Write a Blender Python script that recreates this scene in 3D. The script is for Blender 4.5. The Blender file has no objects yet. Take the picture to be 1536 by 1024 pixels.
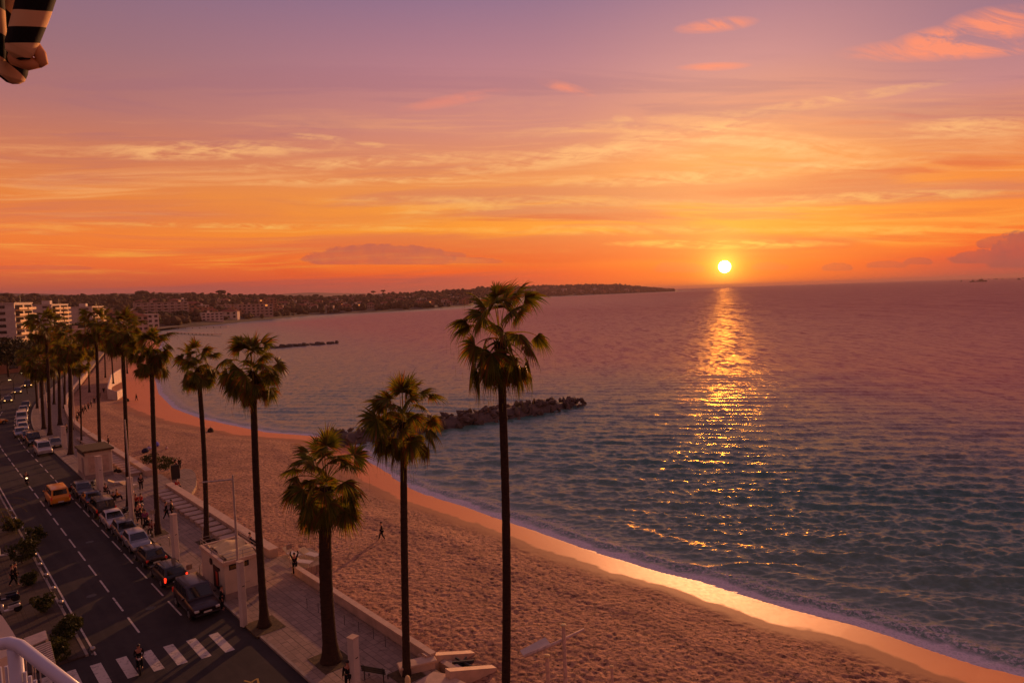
import bpy, math, random
import numpy as np
from mathutils import Vector, Matrix, noise as mnoise
SC = bpy.context.scene
COL = SC.collection
rnd = random.Random(11)
PI = math.pi
# ------------------------------------------------------------------ frame of the place
PITCH, ROLL, H, SEA = math.radians(4.0), math.radians(1.92), 21.0, -2.2
SUN_AZ = math.radians(17.41)
_X = np.array([1, 0, 0.]); _U0 = np.array([0, math.sin(PITCH), math.cos(PITCH)]); _F = np.array([0, math.cos(PITCH), -math.sin(PITCH)])
_R = math.cos(ROLL)*_X - math.sin(ROLL)*_U0
_U = math.sin(ROLL)*_X + math.cos(ROLL)*_U0
def ray(x, y): return _F*1024 + _R*(x-768) + _U*(512-y)
def G(x, y, z=0.0):
    d = ray(x, y); t = (z-H)/d[2]; return (float(d[0]*t), float(d[1]*t))
def atY(x, y, Y):
    d = ray(x, y); t = Y/d[1]; return (float(d[0]*t), float(Y), float(H+d[2]*t))
def near(x, y, dist):
    d = ray(x, y); d = d/np.linalg.norm(d)*dist; return (float(d[0]), float(d[1]), float(H+d[2]))
A = (-0.6657, 0.7462); NN = (0.7462, 0.6657)           # along the road, towards the sea
def shift(s):
    if s <= 125: return 0.0
    if s <= 200: return 0.0016*(s-125)**2
    return 9.0 + 0.24*(s-200)
def P(s, t, bend=True):
    t = t + (shift(s) if bend else 0); return (A[0]*s+NN[0]*t, A[1]*s+NN[1]*t)
def ST(x, y): return (A[0]*x+A[1]*y, NN[0]*x+NN[1]*y)
RZ = math.atan2(A[1], A[0])                            # local +X along the road, away; local -Y towards the sea
# ------------------------------------------------------------------ object helpers
def s2l(c):
    return tuple((v/12.92 if v <= 0.04045 else ((v+0.055)/1.055)**2.4) for v in [q/255 for q in c])
def mesh_np(name, V, F, mat=None, parent=None, smooth=False, mats=None, mi=None):
    """V (n,3), F (m,4) or (m,3) arrays"""
    V = np.asarray(V, dtype=np.float32); F = np.asarray(F, dtype=np.int32)
    me = bpy.data.meshes.new(name); k = F.shape[1]
    me.vertices.add(len(V)); me.vertices.foreach_set('co', V.ravel())
    me.loops.add(F.size); me.loops.foreach_set('vertex_index', F.ravel())
    me.polygons.add(len(F)); me.polygons.foreach_set('loop_start', np.arange(0, F.size, k, dtype=np.int32))
    try: me.polygons.foreach_set('loop_total', np.full(len(F), k, dtype=np.int32))
    except Exception: pass
    if smooth: me.polygons.foreach_set('use_smooth', np.ones(len(F), dtype=bool))
    for m in (mats or ([mat] if mat else [])): me.materials.append(m)
    if mi is not None: me.polygons.foreach_set('material_index', np.asarray(mi, dtype=np.int32))
    me.update(calc_edges=True); me.validate()
    o = bpy.data.objects.new(name, me); COL.objects.link(o)
    if parent: o.parent = parent
    return o
class MB:
    def __init__(s): s.v = []; s.f = []
    def add(s, vs, fs):
        b = len(s.v); s.v += [tuple(map(float, p)) for p in vs]; s.f += [tuple(i+b for i in f) for f in fs]; return s
    def box(s, x0, x1, y0, y1, z0, z1, bev=0.0, M=None):
        b = min(bev, (x1-x0)*.45, (y1-y0)*.45, (z1-z0)*.45)
        if b <= 0:
            vs = [(x, y, z) for z in (z0, z1) for x, y in ((x0, y0), (x1, y0), (x1, y1), (x0, y1))]
            fs = [(3, 2, 1, 0), (4, 5, 6, 7), (0, 1, 5, 4), (1, 2, 6, 5), (2, 3, 7, 6), (3, 0, 4, 7)]
        else:
            def ring(i, z): return [(x0+i, y0+b, z), (x0+b, y0+i, z), (x1-b, y0+i, z), (x1-i, y0+b, z), (x1-i, y1-b, z), (x1-b, y1-i, z), (x0+b, y1-i, z), (x0+i, y1-b, z)]
            vs = ring(b, z0)+ring(0, z0+b)+ring(0, z1-b)+ring(b, z1)
            fs = [tuple(range(7, -1, -1)), tuple(range(24, 32))]
            for r in range(3):
                for k in range(8): fs.append((r*8+k, r*8+(k+1) % 8, (r+1)*8+(k+1) % 8, (r+1)*8+k))
        if M: vs = [tuple(M @ Vector(p)) for p in vs]
        return s.add(vs, fs)
    def tube(s, pts, rad, n=8, cap=True):
        pts = [Vector(p) for p in pts]; m = len(pts)
        if not hasattr(rad, '__len__'): rad = [rad]*m
        vs = []; ref = None
        for i, p in enumerate(pts):
            d = (pts[min(i+1, m-1)]-pts[max(i-1, 0)])
            d = d.normalized() if d.length > 1e-9 else Vector((0, 0, 1))
            if ref is None: ref = Vector((0, 0, 1)) if abs(d.z) < .9 else Vector((1, 0, 0))
            u = d.cross(ref).normalized(); w = u.cross(d).normalized(); ref = w
            if ref.length < .1: ref = Vector((1, 0, 0))
            for k in range(n):
                a = 2*PI*k/n; vs.append(p+(u*math.cos(a)+w*math.sin(a))*rad[i])
        fs = [(i*n+k, i*n+(k+1) % n, (i+1)*n+(k+1) % n, (i+1)*n+k) for i in range(m-1) for k in range(n)]
        if cap: fs += [tuple(range(n-1, -1, -1)), tuple(range((m-1)*n, m*n))]
        return s.add(vs, fs)
    def lathe(s, prof, n=16, c=(0, 0, 0)):
        vs = [(c[0]+r*math.cos(2*PI*k/n), c[1]+r*math.sin(2*PI*k/n), c[2]+z) for r, z in prof for k in range(n)]
        m = len(prof)
        fs = [(i*n+k, i*n+(k+1) % n, (i+1)*n+(k+1) % n, (i+1)*n+k) for i in range(m-1) for k in range(n)]
        fs += [tuple(range(n-1, -1, -1)), tuple(range((m-1)*n, m*n))]
        return s.add(vs, fs)
    def prism(s, poly, z0, z1):
        n = len(poly)
        vs = [(p[0], p[1], z0) for p in poly]+[(p[0], p[1], z1) for p in poly]
        return s.add(vs, [tuple(range(n-1, -1, -1)), tuple(range(n, 2*n))]+[(k, (k+1) % n, n+(k+1) % n, n+k) for k in range(n)])
    def quad(s, a, b, c, d): return s.add([a, b, c, d], [(0, 1, 2, 3)])
    def xf(s, M): s.v = [tuple(M @ Vector(p)) for p in s.v]; return s
    def build(s, name, mat, parent=None, smooth=False, ang=None):
        me = bpy.data.meshes.new(name); me.from_pydata(s.v, [], s.f); me.validate()
        if mat: me.materials.append(mat)
        if smooth: me.polygons.foreach_set('use_smooth', [True]*len(me.polygons))
        me.update()
        if ang: me.set_sharp_from_angle(angle=math.radians(ang))
        o = bpy.data.objects.new(name, me); COL.objects.link(o)
        if parent: o.parent = parent
        return o
def tag(o, label=None, cat=None, group=None, kind=None):
    if label: o['label'] = label
    if cat: o['category'] = cat
    if group: o['group'] = group
    if kind: o['kind'] = kind
    return o
def thing(name, label, cat, loc=(0, 0, 0), rz=0, group=None, sc=1):
    o = bpy.data.objects.new(name, None); COL.objects.link(o); o.empty_display_size = .2
    o.location = loc; o.rotation_euler = (0, 0, rz); o.scale = (sc, sc, sc)
    return tag(o, label, cat, group)
def kids(o): return [c for c in o.children]
def dup(o, loc=None, rz=None, label=None, sc=None, group=None, swap=None, top=True, parent=None):
    c = o.copy(); COL.objects.link(c)
    if parent is not None:
        c.parent = parent; c.matrix_parent_inverse = o.matrix_parent_inverse.copy()
    if top:
        if loc: c.location = loc
        if rz is not None: c.rotation_euler = (0, 0, rz)
        if label: c['label'] = label
        if group: c['group'] = group
        if sc: c.scale = sc if hasattr(sc, '__len__') else (sc, sc, sc)
    for ch in kids(o): dup(ch, top=False, parent=c, swap=swap)
    return c
# ------------------------------------------------------------------ node helper
class NT:
    def __init__(s, tree): s.t = tree; s.n = tree.nodes; s.l = tree.links
    def put(s, typ, **kw):
        nd = s.n.new(typ)
        for k, v in kw.items(): setattr(nd, k, v)
        return nd
    def inp(s, sock, v):
        if isinstance(v, E_): v = v.o
        if isinstance(v, bpy.types.NodeSocket): s.l.new(v, sock)
        else:
            if hasattr(v, '__len__') and sock.type == 'RGBA' and len(v) == 3: v = (*v, 1)
            sock.default_value = v
    def m(s, op, a, b=None, c=None, clamp=False):
        nd = s.put('ShaderNodeMath', operation=op, use_clamp=clamp)
        s.inp(nd.inputs[0], a)
        if b is not None: s.inp(nd.inputs[1], b)
        if c is not None: s.inp(nd.inputs[2], c)
        return E_(s, nd.outputs[0])
    def mix(s, f, a, b, bt='MIX', clamp=False):
        nd = s.put('ShaderNodeMix', data_type='RGBA', blend_type=bt, clamp_result=clamp)
        s.inp(nd.inputs[0], f); s.inp(nd.inputs[6], a); s.inp(nd.inputs[7], b)
        return E_(s, nd.outputs[2])
    def ramp(s, f, stops, interp='LINEAR'):
        nd = s.put('ShaderNodeValToRGB'); cr = nd.color_ramp; cr.interpolation = interp
        while len(cr.elements) > 1: cr.elements.remove(cr.elements[-1])
        for i, (p, c) in enumerate(stops):
            e = cr.elements[0] if i == 0 else cr.elements.new(p)
            e.position = p; e.color = (*c, 1) if hasattr(c, '__len__') else (c, c, c, 1)
        s.inp(nd.inputs[0], f); return E_(s, nd.outputs[0])
    def xyz(s, x, y, z=0.0):
        nd = s.put('ShaderNodeCombineXYZ'); s.inp(nd.inputs[0], x); s.inp(nd.inputs[1], y); s.inp(nd.inputs[2], z); return E_(s, nd.outputs[0])
    def sep(s, v):
        nd = s.put('ShaderNodeSeparateXYZ'); s.inp(nd.inputs[0], v); return [E_(s, o) for o in nd.outputs]
    def noise(s, v, scale=1.0, detail=4.0, rough=.55, dist=0.0, out=0, typ='FBM', lac=2.0):
        nd = s.put('ShaderNodeTexNoise'); nd.noise_type = typ
        s.inp(nd.inputs['Vector'], v); s.inp(nd.inputs['Scale'], scale); s.inp(nd.inputs['Detail'], detail)
        s.inp(nd.inputs['Roughness'], rough); s.inp(nd.inputs['Distortion'], dist); s.inp(nd.inputs['Lacunarity'], lac)
        return E_(s, nd.outputs[out])
    def vor(s, v, scale=1.0, feature='F1', out=0, rand=1.0):
        nd = s.put('ShaderNodeTexVoronoi'); nd.feature = feature
        s.inp(nd.inputs['Vector'], v); s.inp(nd.inputs['Scale'], scale); s.inp(nd.inputs['Randomness'], rand)
        return E_(s, nd.outputs[out])
    def sm(s, x, a, b):
        nd = s.put('ShaderNodeMapRange', interpolation_type='SMOOTHSTEP'); s.inp(nd.inputs[0], x)
        nd.inputs[1].default_value = a; nd.inputs[2].default_value = b; return E_(s, nd.outputs[0])
    def bump(s, h, strength=.5, dist=.1, normal=None):
        nd = s.put('ShaderNodeBump'); s.inp(nd.inputs['Strength'], strength); s.inp(nd.inputs['Distance'], dist); s.inp(nd.inputs['Height'], h)
        if normal is not None: s.inp(nd.inputs['Normal'], normal)
        return E_(s, nd.outputs[0])
class E_:
    def __init__(s, nt, o): s.nt = nt; s.o = o
    def __add__(s, b): return s.nt.m('ADD', s, b)
    __radd__ = __add__
    def __mul__(s, b): return s.nt.m('MULTIPLY', s, b)
    __rmul__ = __mul__
    def __sub__(s, b): return s.nt.m('SUBTRACT', s, b)
    def __rsub__(s, b): return s.nt.m('SUBTRACT', b, s)
    def __truediv__(s, b): return s.nt.m('DIVIDE', s, b)
    def __neg__(s): return s.nt.m('MULTIPLY', s, -1.0)
def mat(name, base=(.5, .5, .5), rough=.6, metal=0.0, spec=.5, build=None, **kw):
    m = bpy.data.materials.new(name); m.use_nodes = True; nt = NT(m.node_tree)
    b = [n for n in nt.n if n.type == 'BSDF_PRINCIPLED'][0]
    nt.inp(b.inputs['Base Color'], base); b.inputs['Roughness'].default_value = rough; b.inputs['Metallic'].default_value = metal
    b.inputs['Specular IOR Level'].default_value = spec
    for k, v in kw.items(): nt.inp(b.inputs[k.replace('_', ' ')], v)
    nt.b = b
    nt.pos = E_(nt, nt.put('ShaderNodeTexCoord').outputs['Object'])
    nt.geo = nt.put('ShaderNodeNewGeometry')
    nt.wp = E_(nt, nt.geo.outputs['Position'])
    if build: build(nt)
    return m
def var(c, amt=.25, scale=3.0, detail=5, bump=0.0, bscale=None, bd=.02, rv=0.0, world=False):
    """surface colour broken up with noise, with an optional bump"""
    def f(nt):
        p = nt.wp if world else nt.pos
        n = nt.noise(p, scale, detail, .6)
        lo = tuple(v*(1-amt) for v in c); hi = tuple(min(1, v*(1+amt)) for v in c)
        nt.inp(nt.b.inputs['Base Color'], nt.mix(nt.sm(n, .3, .7), lo, hi))
        if bump: nt.inp(nt.b.inputs['Normal'], nt.bump(nt.noise(p, bscale or scale*4, 6, .65), bump, bd))
        if rv: nt.inp(nt.b.inputs['Roughness'], nt.b.inputs['Roughness'].default_value - rv/2 + n*rv)
    return f
# numpy value noise
def vnoise(x, y, seed=0):
    x = np.asarray(x, float); y = np.asarray(y, float)
    xi = np.floor(x).astype(np.int64); yi = np.floor(y).astype(np.int64); fx = x-xi; fy = y-yi
    fx = fx*fx*(3-2*fx); fy = fy*fy*(3-2*fy)
    def h(a, b):
        n = (a*374761393 + b*668265263 + seed*1442695041) & 0x7fffffff
        n = ((n ^ (n >> 13))*1274126177) & 0x7fffffff
        n = (n ^ (n >> 16)) & 0xffff
        return n/65535.0
    return (h(xi, yi)*(1-fx)+h(xi+1, yi)*fx)*(1-fy)+(h(xi, yi+1)*(1-fx)+h(xi+1, yi+1)*fx)*fy
def fbm(x, y, o=4, seed=0):
    r = 0; a = 1; t = 0
    for k in range(o): r = r+a*vnoise(x*2**k, y*2**k, seed+k*17); t += a; a *= .5
    return r/t
# ------------------------------------------------------------------ camera
cd = bpy.data.cameras.new('camera'); cam = bpy.data.objects.new('camera', cd); COL.objects.link(cam); SC.camera = cam
cd.sensor_width = 36; cd.lens = 24; cd.clip_start = .05; cd.clip_end = 120000
M = Matrix(((_R[0], _U[0], -_F[0], 0), (_R[1], _U[1], -_F[1], 0), (_R[2], _U[2], -_F[2], H), (0, 0, 0, 1)))
cam.matrix_world = M
SC.view_settings.view_transform = 'Standard'; SC.view_settings.look = 'None'; SC.view_settings.exposure = 0; SC.view_settings.gamma = 1
SC.cycles.use_denoising = True
SC.cycles.max_bounces = 6; SC.cycles.transparent_max_bounces = 8; SC.cycles.diffuse_bounces = 3; SC.cycles.glossy_bounces = 3
SC.cycles.caustics_reflective = False; SC.cycles.caustics_refractive = False
SC.cycles.sample_clamp_indirect = 4
# ------------------------------------------------------------------ sky
w = bpy.data.worlds.new('World'); SC.world = w; w.use_nodes = True; nt = NT(w.node_tree)
bg = [n for n in nt.n if n.type == 'BACKGROUND'][0]
gen = nt.put('ShaderNodeTexCoord').outputs['Generated']
nrm = nt.put('ShaderNodeVectorMath', operation='NORMALIZE'); nt.l.new(gen, nrm.inputs[0])
dx, dy, dz = nt.sep(E_(nt, nrm.outputs[0]))
az = nt.m('ARCTAN2', dx, dy)*57.2958 - 17.41
az = nt.m('WRAP', az, 180.0, -180.0)
el = nt.m('ARCSINE', dz)*57.2958
sd = (math.sin(SUN_AZ), math.cos(SUN_AZ))
elp = nt.m('MAXIMUM', el, 0.0)
def R_(stops): return nt.ramp(elp/60.0, [(e/60.0, s2l(c)) for e, c in stops])
rL = R_([(0, (160, 76, 66)), (1.5, (182, 84, 64)), (3, (238, 106, 52)), (5, (246, 126, 52)), (8, (236, 132, 60)), (11, (210, 122, 86)), (14, (180, 114, 108)), (18, (156, 110, 118)), (22, (140, 106, 126)), (32, (134, 98, 116)), (60, (120, 90, 110))])
rC = R_([(0, (236, 92, 48)), (1.4, (244, 84, 36)), (2.8, (255, 106, 24)), (5, (255, 150, 34)), (7.5, (248, 150, 54)), (10, (234, 140, 82)), (13.5, (212, 134, 118)), (18, (186, 124, 134)), (22.5, (152, 112, 138)), (32, (140, 104, 122)), (60, (120, 90, 110))])
rS = R_([(0, (255, 96, 14)), (1.5, (255, 104, 10)), (3, (255, 136, 12)), (5, (255, 152, 26)), (7.5, (255, 154, 42)), (10, (248, 154, 76)), (13, (232, 146, 108)), (17, (204, 136, 136)), (22.5, (160, 116, 140)), (32, (144, 106, 120)), (60, (120, 90, 110))])
rR = R_([(0, (206, 80, 66)), (1.4, (236, 74, 44)), (2.8, (248, 98, 34)), (4.2, (252, 134, 42)), (7, (246, 134, 48)), (9.5, (228, 132, 84)), (13, (198, 130, 132)), (17.5, (160, 114, 132)), (25, (144, 108, 124)), (60, (120, 90, 110))])
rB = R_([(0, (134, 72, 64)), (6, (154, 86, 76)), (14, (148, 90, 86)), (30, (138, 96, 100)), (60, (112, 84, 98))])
g1 = nt.mix(nt.sm(az, -56, -17), rL, rC)
g2 = nt.mix(nt.sm(az, -15, 0), g1, rS)
g3 = nt.mix(nt.sm(az, 2, 20), g2, rR)
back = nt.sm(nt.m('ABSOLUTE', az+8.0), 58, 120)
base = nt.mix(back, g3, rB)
# gnomonic cloud coordinates on a far vertical layer facing north
yy = nt.m('MAXIMUM', dy, .18)
cu = dx/yy; cv = dz/yy
front = nt.sm(dy, .2, .45)
def uv(x, y):
    d = ray(x, y); return d[0]/d[1], d[2]/d[1]
def blob(x, y, rx, ry, tilt=0.0, p=1.0, flat=False):
    u0, v0 = uv(x, y); tl = math.radians(tilt-1.92)
    du = cu-u0; dv = cv-v0
    a = (du*math.cos(tl)+dv*math.sin(tl))*(1024/rx); b = (dv*math.cos(tl)-du*math.sin(tl))*(1024/ry)
    r = a*a+b*b
    return nt.m('MAXIMUM', 1.0-r, 0.0), b
warp = nt.noise(nt.xyz(cu*2.2, cv*7.0, 3.1), 1.0, 3, .5)
pu = cu+(warp-.5)*.10; pv = cv+(warp-.5)*.03 + cu*.03
st1 = nt.noise(nt.xyz(pu*2.2, pv*40.0, .7), 1.0, 8, .68, .6)
st2 = nt.noise(nt.xyz(pu*4.0, pv*110.0, 4.7), 1.0, 7, .66, .5)
st3 = nt.noise(nt.xyz(pu*1.3, pv*15.0, 9.2), 1.0, 5, .55, .6)
envM = nt.sm(cv, .03, .07)*(1.0-nt.sm(cv, .19, .30))*front
bright = nt.sm(st1, .50, .67)*envM
hot = nt.mix(nt.sm(cv, .03, .20), s2l((255, 184, 58)), s2l((252, 172, 108)))
c = nt.mix(bright*.55, base, hot)
fine = nt.sm(st2, .52, .74)*nt.sm(st3, .42, .6)*envM
c = nt.mix(fine*.72, c, hot)
dark = nt.sm(st3, .49, .62)*nt.sm(cv, .02, .05)*(1.0-nt.sm(cv, .13, .20))*front
c = nt.mix(dark*.62, c, nt.mix(nt.sm(cv, .03, .14), s2l((226, 78, 34)), s2l((208, 116, 92))))
dark2 = nt.sm(nt.noise(nt.xyz(pu*1.7, pv*22.0, 12.6), 1.0, 6, .6, .7), .48, .64)*nt.sm(cv, .08, .14)*(1.0-nt.sm(cv, .26, .38))*front
c = nt.mix(dark2*.34, c, nt.mix(nt.sm(cv, .1, .3), s2l((214, 110, 74)), s2l((150, 98, 122))))
# fibrous cirrus bands, each at its own place in the sky
fib = nt.noise(nt.xyz(pu*9.0, pv*70.0+pu*6.0, 6.3), 1.0, 8, .68, 1.1)
fib2 = nt.noise(nt.xyz(pu*26.0, pv*90.0-pu*20.0, 2.3), 1.0, 6, .6, .8)
fm = nt.sm(fib*.65+fib2*.35, .40, .62)
wis = None
for (x, y, rx, ry, ti, am) in [(300, 226, 200, 16, 1, .9), (150, 230, 120, 8, 0, .5), (560, 243, 260, 11, 3, .75), (880, 230, 240, 17, 8, .95), (1040, 204, 150, 24, 7, 1.0),
        (1150, 214, 200, 22, -6, .8), (940, 188, 26, 14, -20, .7), (490, 212, 60, 10, -8, .7), (545, 218, 34, 6, 0, .8), (560, 271, 230, 6, 1, .8), (420, 340, 320, 5, -1, .7), (750, 302, 330, 10, 0, .5),
        (1000, 268, 210, 12, 2, .8), (1240, 250, 200, 11, 4, .7), (1300, 296, 250, 9, 2, .7), (1090, 366, 190, 8, 0, .9), (900, 345, 260, 8, 0, .5), (1330, 345, 230, 8, 0, .5), (690, 312, 130, 8, 3, .6), (1450, 192, 130, 17, 3, .8),
        (1240, 152, 210, 9, 9, .55), (960, 186, 260, 12, 5, .4), (1000, 236, 260, 6, 2, .6)]:
    b_, _ = blob(x, y, rx, ry, ti)
    b_ = nt.m('POWER', b_, .7)*am
    wis = b_ if wis is None else nt.m('MAXIMUM', wis, b_)
c = nt.mix(wis*fm*1.0*front, c, nt.mix(nt.sm(cv, .02, .21), s2l((255, 198, 76)), s2l((255, 184, 116))))
pk = None
for (x, y, rx, ry, ti, am) in [(1430, 72, 180, 20, 3, 1.0), (1485, 44, 84, 34, 8, 1.0), (1400, 62, 90, 22, 12, .9), (1075, 38, 66, 12, 6, .8), (1070, 100, 60, 7, 2, .7), (850, 132, 50, 9, -14, .6), (680, 150, 90, 10, 10, .35), (1510, 20, 70, 14, 5, .5)]:
    b_, _ = blob(x, y, rx, ry, ti); b_ = b_*am
    pk = b_ if pk is None else nt.m('MAXIMUM', pk, b_)
fp = nt.sm(nt.noise(nt.xyz(pu*7.0, pv*26.0+pu*5.0, 5.3), 1.0, 7, .66, 1.3), .34, .60)
c = nt.mix(nt.m('MINIMUM', pk*fp*1.25, 1.0), c, s2l((252, 140, 108)))
dk = None
for (x, y, rx, ry, ti, am) in [(800, 326, 190, 7, 0, 1.0), (1390, 252, 240, 18, 5, .9), (1180, 286, 210, 9, 3, .6), (1330, 322, 230, 9, 2, .6), (1230, 356, 260, 9, 0, .5), (1000, 325, 220, 8, 0, .6), (1330, 178, 200, 9, 8, .3)]:
    b_, _ = blob(x, y, rx, ry, ti); b_ = b_*am
    dk = b_ if dk is None else nt.m('MAXIMUM', dk, b_)
fd = nt.sm(nt.noise(nt.xyz(pu*5.0, pv*60.0, 8.3), 1.0, 6, .6, .6), .38, .6)
c = nt.mix(dk*fd*.75, c, s2l((220, 88, 48)))
# low cumulus banks, flat below and lumpy above
lump = nt.noise(nt.xyz(cu*38.0, cv*48.0, 1.3), 1.0, 6, .66, .2)-.5
def bank(x, y, rx, ry, am=1.0, tilt=0):
    b_, vy = blob(x, y, rx, ry, tilt)
    return nt.sm(b_+lump*1.5*nt.sm(vy, -.55, .25), .12, .36)*nt.sm(vy, -.5, -.38)*nt.sm(b_, .0, .08)*am
cm = None
for q in [(572, 387, 128, 22, .66), (598, 380, 40, 12, .5), (545, 382, 30, 9, .5), (515, 388, 75, 9, .55), (650, 388, 60, 14, .5), (700, 392, 60, 7, .4), (1540, 384, 72, 40, .85), (1478, 388, 62, 16, .75), (1500, 366, 40, 14, .6), (1376, 393, 26, 8, .5), (1330, 398, 36, 8, .4), (1020, 403, 44, 12, .28), (1155, 401, 30, 9, .25), (1255, 402, 26, 9, .4), (60, 402, 90, 5, .3)]:
    b_ = bank(*q); cm = b_ if cm is None else nt.m('MAXIMUM', cm, b_)
c = nt.mix(cm*(.82+lump*.9), c, nt.mix(nt.sm(az, -25, 12), s2l((176, 84, 82)), s2l((154, 70, 78))))
# low mauve haze bank along the horizon, away from the sun
hb = nt.noise(nt.xyz(cu*3.0, cv*60.0, 2.2), 1.0, 5, .6, .3)
lowb = (1.0-nt.sm(cv+hb*.06-.03, .016, .040))*front*nt.sm(nt.m('ABSOLUTE', az), 9, 26)
c = nt.mix(lowb*.72, c, s2l((158, 82, 78)))
# the sun and the glow round it
vd = nt.put('ShaderNodeVectorMath', operation='DOT_PRODUCT'); nt.l.new(nrm.outputs[0], vd.inputs[0])
ve = math.radians(1.571); vd.inputs[1].default_value = (math.sin(SUN_AZ)*math.cos(ve), math.cos(SUN_AZ)*math.cos(ve), math.sin(ve))
ang = nt.m('ARCCOSINE', nt.m('MINIMUM', E_(nt, vd.outputs['Value']), .9999999))*57.2958
g = nt.m('EXPONENT', ang*(-1/.75))*2.2 + nt.m('EXPONENT', ang*(-1/2.2))*.35 + nt.m('EXPONENT', ang*(-1/7.0))*.10
addg = nt.mix(1.0, c, nt.mix(1.0, nt.xyz(g, g, g), (1.0, .50, .05), 'MULTIPLY'), 'ADD')
disc = 1.0-nt.sm(ang, .26, .50)
addg = nt.mix(disc, addg, (3000, 820, 60))
# a little of the physical twilight sky under it
sky = nt.put('ShaderNodeTexSky'); sky.sky_type = 'NISHITA'; sky.sun_disc = False
sky.sun_elevation = math.radians(8.5); sky.sun_rotation = SUN_AZ; sky.altitude = 20; sky.air_density = 1.3; sky.dust_density = 2.5; sky.ozone_density = 2
nis = nt.mix(1.0, sky.outputs[0], (.05, .05, .05), 'MULTIPLY')
fin = nt.mix(1.0, nt.mix(1.0, addg, (.95, .95, .95), 'MULTIPLY'), nt.mix(.08, (0, 0, 0), nis), 'ADD')
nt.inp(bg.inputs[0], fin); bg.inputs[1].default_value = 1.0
w.cycles.sampling_method = 'MANUAL'; w.cycles.sample_map_resolution = 2048
# ------------------------------------------------------------------ sun
sl = bpy.data.lights.new('sun', 'SUN'); so = bpy.data.objects.new('sun', sl); COL.objects.link(so)
sl.energy = 3.2; sl.angle = math.radians(.6); sl.color = (1.0, .42, .17)
SUN_EL = math.radians(8.5)
sv = Vector((math.sin(SUN_AZ)*math.cos(SUN_EL), math.cos(SUN_AZ)*math.cos(SUN_EL), math.sin(SUN_EL)))
so.rotation_euler = sv.to_track_quat('Z', 'Y').to_euler(); so.location = (40, 120, 60)
# ================================================================== shoreline, sea and beach
SH = [(64, 5), (45.5, 22.6), (36.5, 31), (29.1, 38.2)]
_w = [(1536, 1015), (1471, 999), (1423, 984), (1375, 967.6), (1327, 951), (1279, 936), (1231, 924.5), (1183, 912.5), (1135, 898), (1087, 884), (1040, 869), (992, 858), (944, 843), (896, 829), (848, 812), (800, 795), (740, 775), (690, 757), (638.6, 742), (615.7, 732), (593, 718), (572.6, 703), (552, 692)]
SH += [G(x, y, SEA) for x, y in _w[1:]]
SH += [(-24, 104), (-30, 113)]
SH += [G(x, y, SEA) for x, y in [(451, 652), (400, 648), (350, 638), (300, 627), (260, 612), (238, 590), (232, 565), (230, 540), (237, 525)]]
SH += [(-240, 470), (-320, 610), (-384, 746), (-363, 796), (-337, 942), (-318, 1136), (-232, 1154), (-173, 1212), (-91, 1452), (-20, 2200), (65, 3294), (541, 4138), (1108, 4851), (1405, 5518)]
LAND = SH + [(1500, 7000), (600, 12000), (-12000, 12000), (-12000, -2500), (700, -2500), (300, -200)]
SHn = np.array(SH); LANDn = np.array(LAND)
def sdist(X, Y):
    """distance to the waterline, positive on land"""
    X = np.asarray(X, float).ravel(); Y = np.asarray(Y, float).ravel()
    d = np.full(X.shape, 1e18)
    for a, b in zip(SHn[:-1], SHn[1:]):
        e = b-a; L = e@e; t = np.clip(((X-a[0])*e[0]+(Y-a[1])*e[1])/L, 0, 1)
        d = np.minimum(d, (X-a[0]-t*e[0])**2+(Y-a[1]-t*e[1])**2)
    d = np.sqrt(d); ins = np.zeros(X.shape, bool); n = len(LANDn)
    for i in range(n):
        x0, y0 = LANDn[i]; x1, y1 = LANDn[(i+1) % n]
        if y0 == y1: continue
        c = ((y0 > Y) != (y1 > Y)) & (X < (x1-x0)*(Y-y0)/(y1-y0)+x0); ins ^= c
    return np.where(ins, d, -d)
def polar(r, th):
    rr, tt = np.meshgrid(r, th, indexing='ij'); return rr*np.sin(tt), rr*np.cos(tt)
def gridF(nr, nc):
    i = np.arange(nr-1)[:, None]*nc+np.arange(nc-1)[None, :]; i = i.ravel()
    return np.stack([i, i+1, i+nc+1, i+nc], 1)
def attr(o, name, vals):
    a = o.data.attributes.new(name, 'FLOAT', 'POINT'); a.data.foreach_set('value', np.asarray(vals, np.float32).ravel())
def rows(r0, r1, k, lo, hi):
    r = [r0]
    while r[-1] < r1: r.append(r[-1]+min(hi, max(lo, r[-1]**2*k)))
    return np.array(r)
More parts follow.
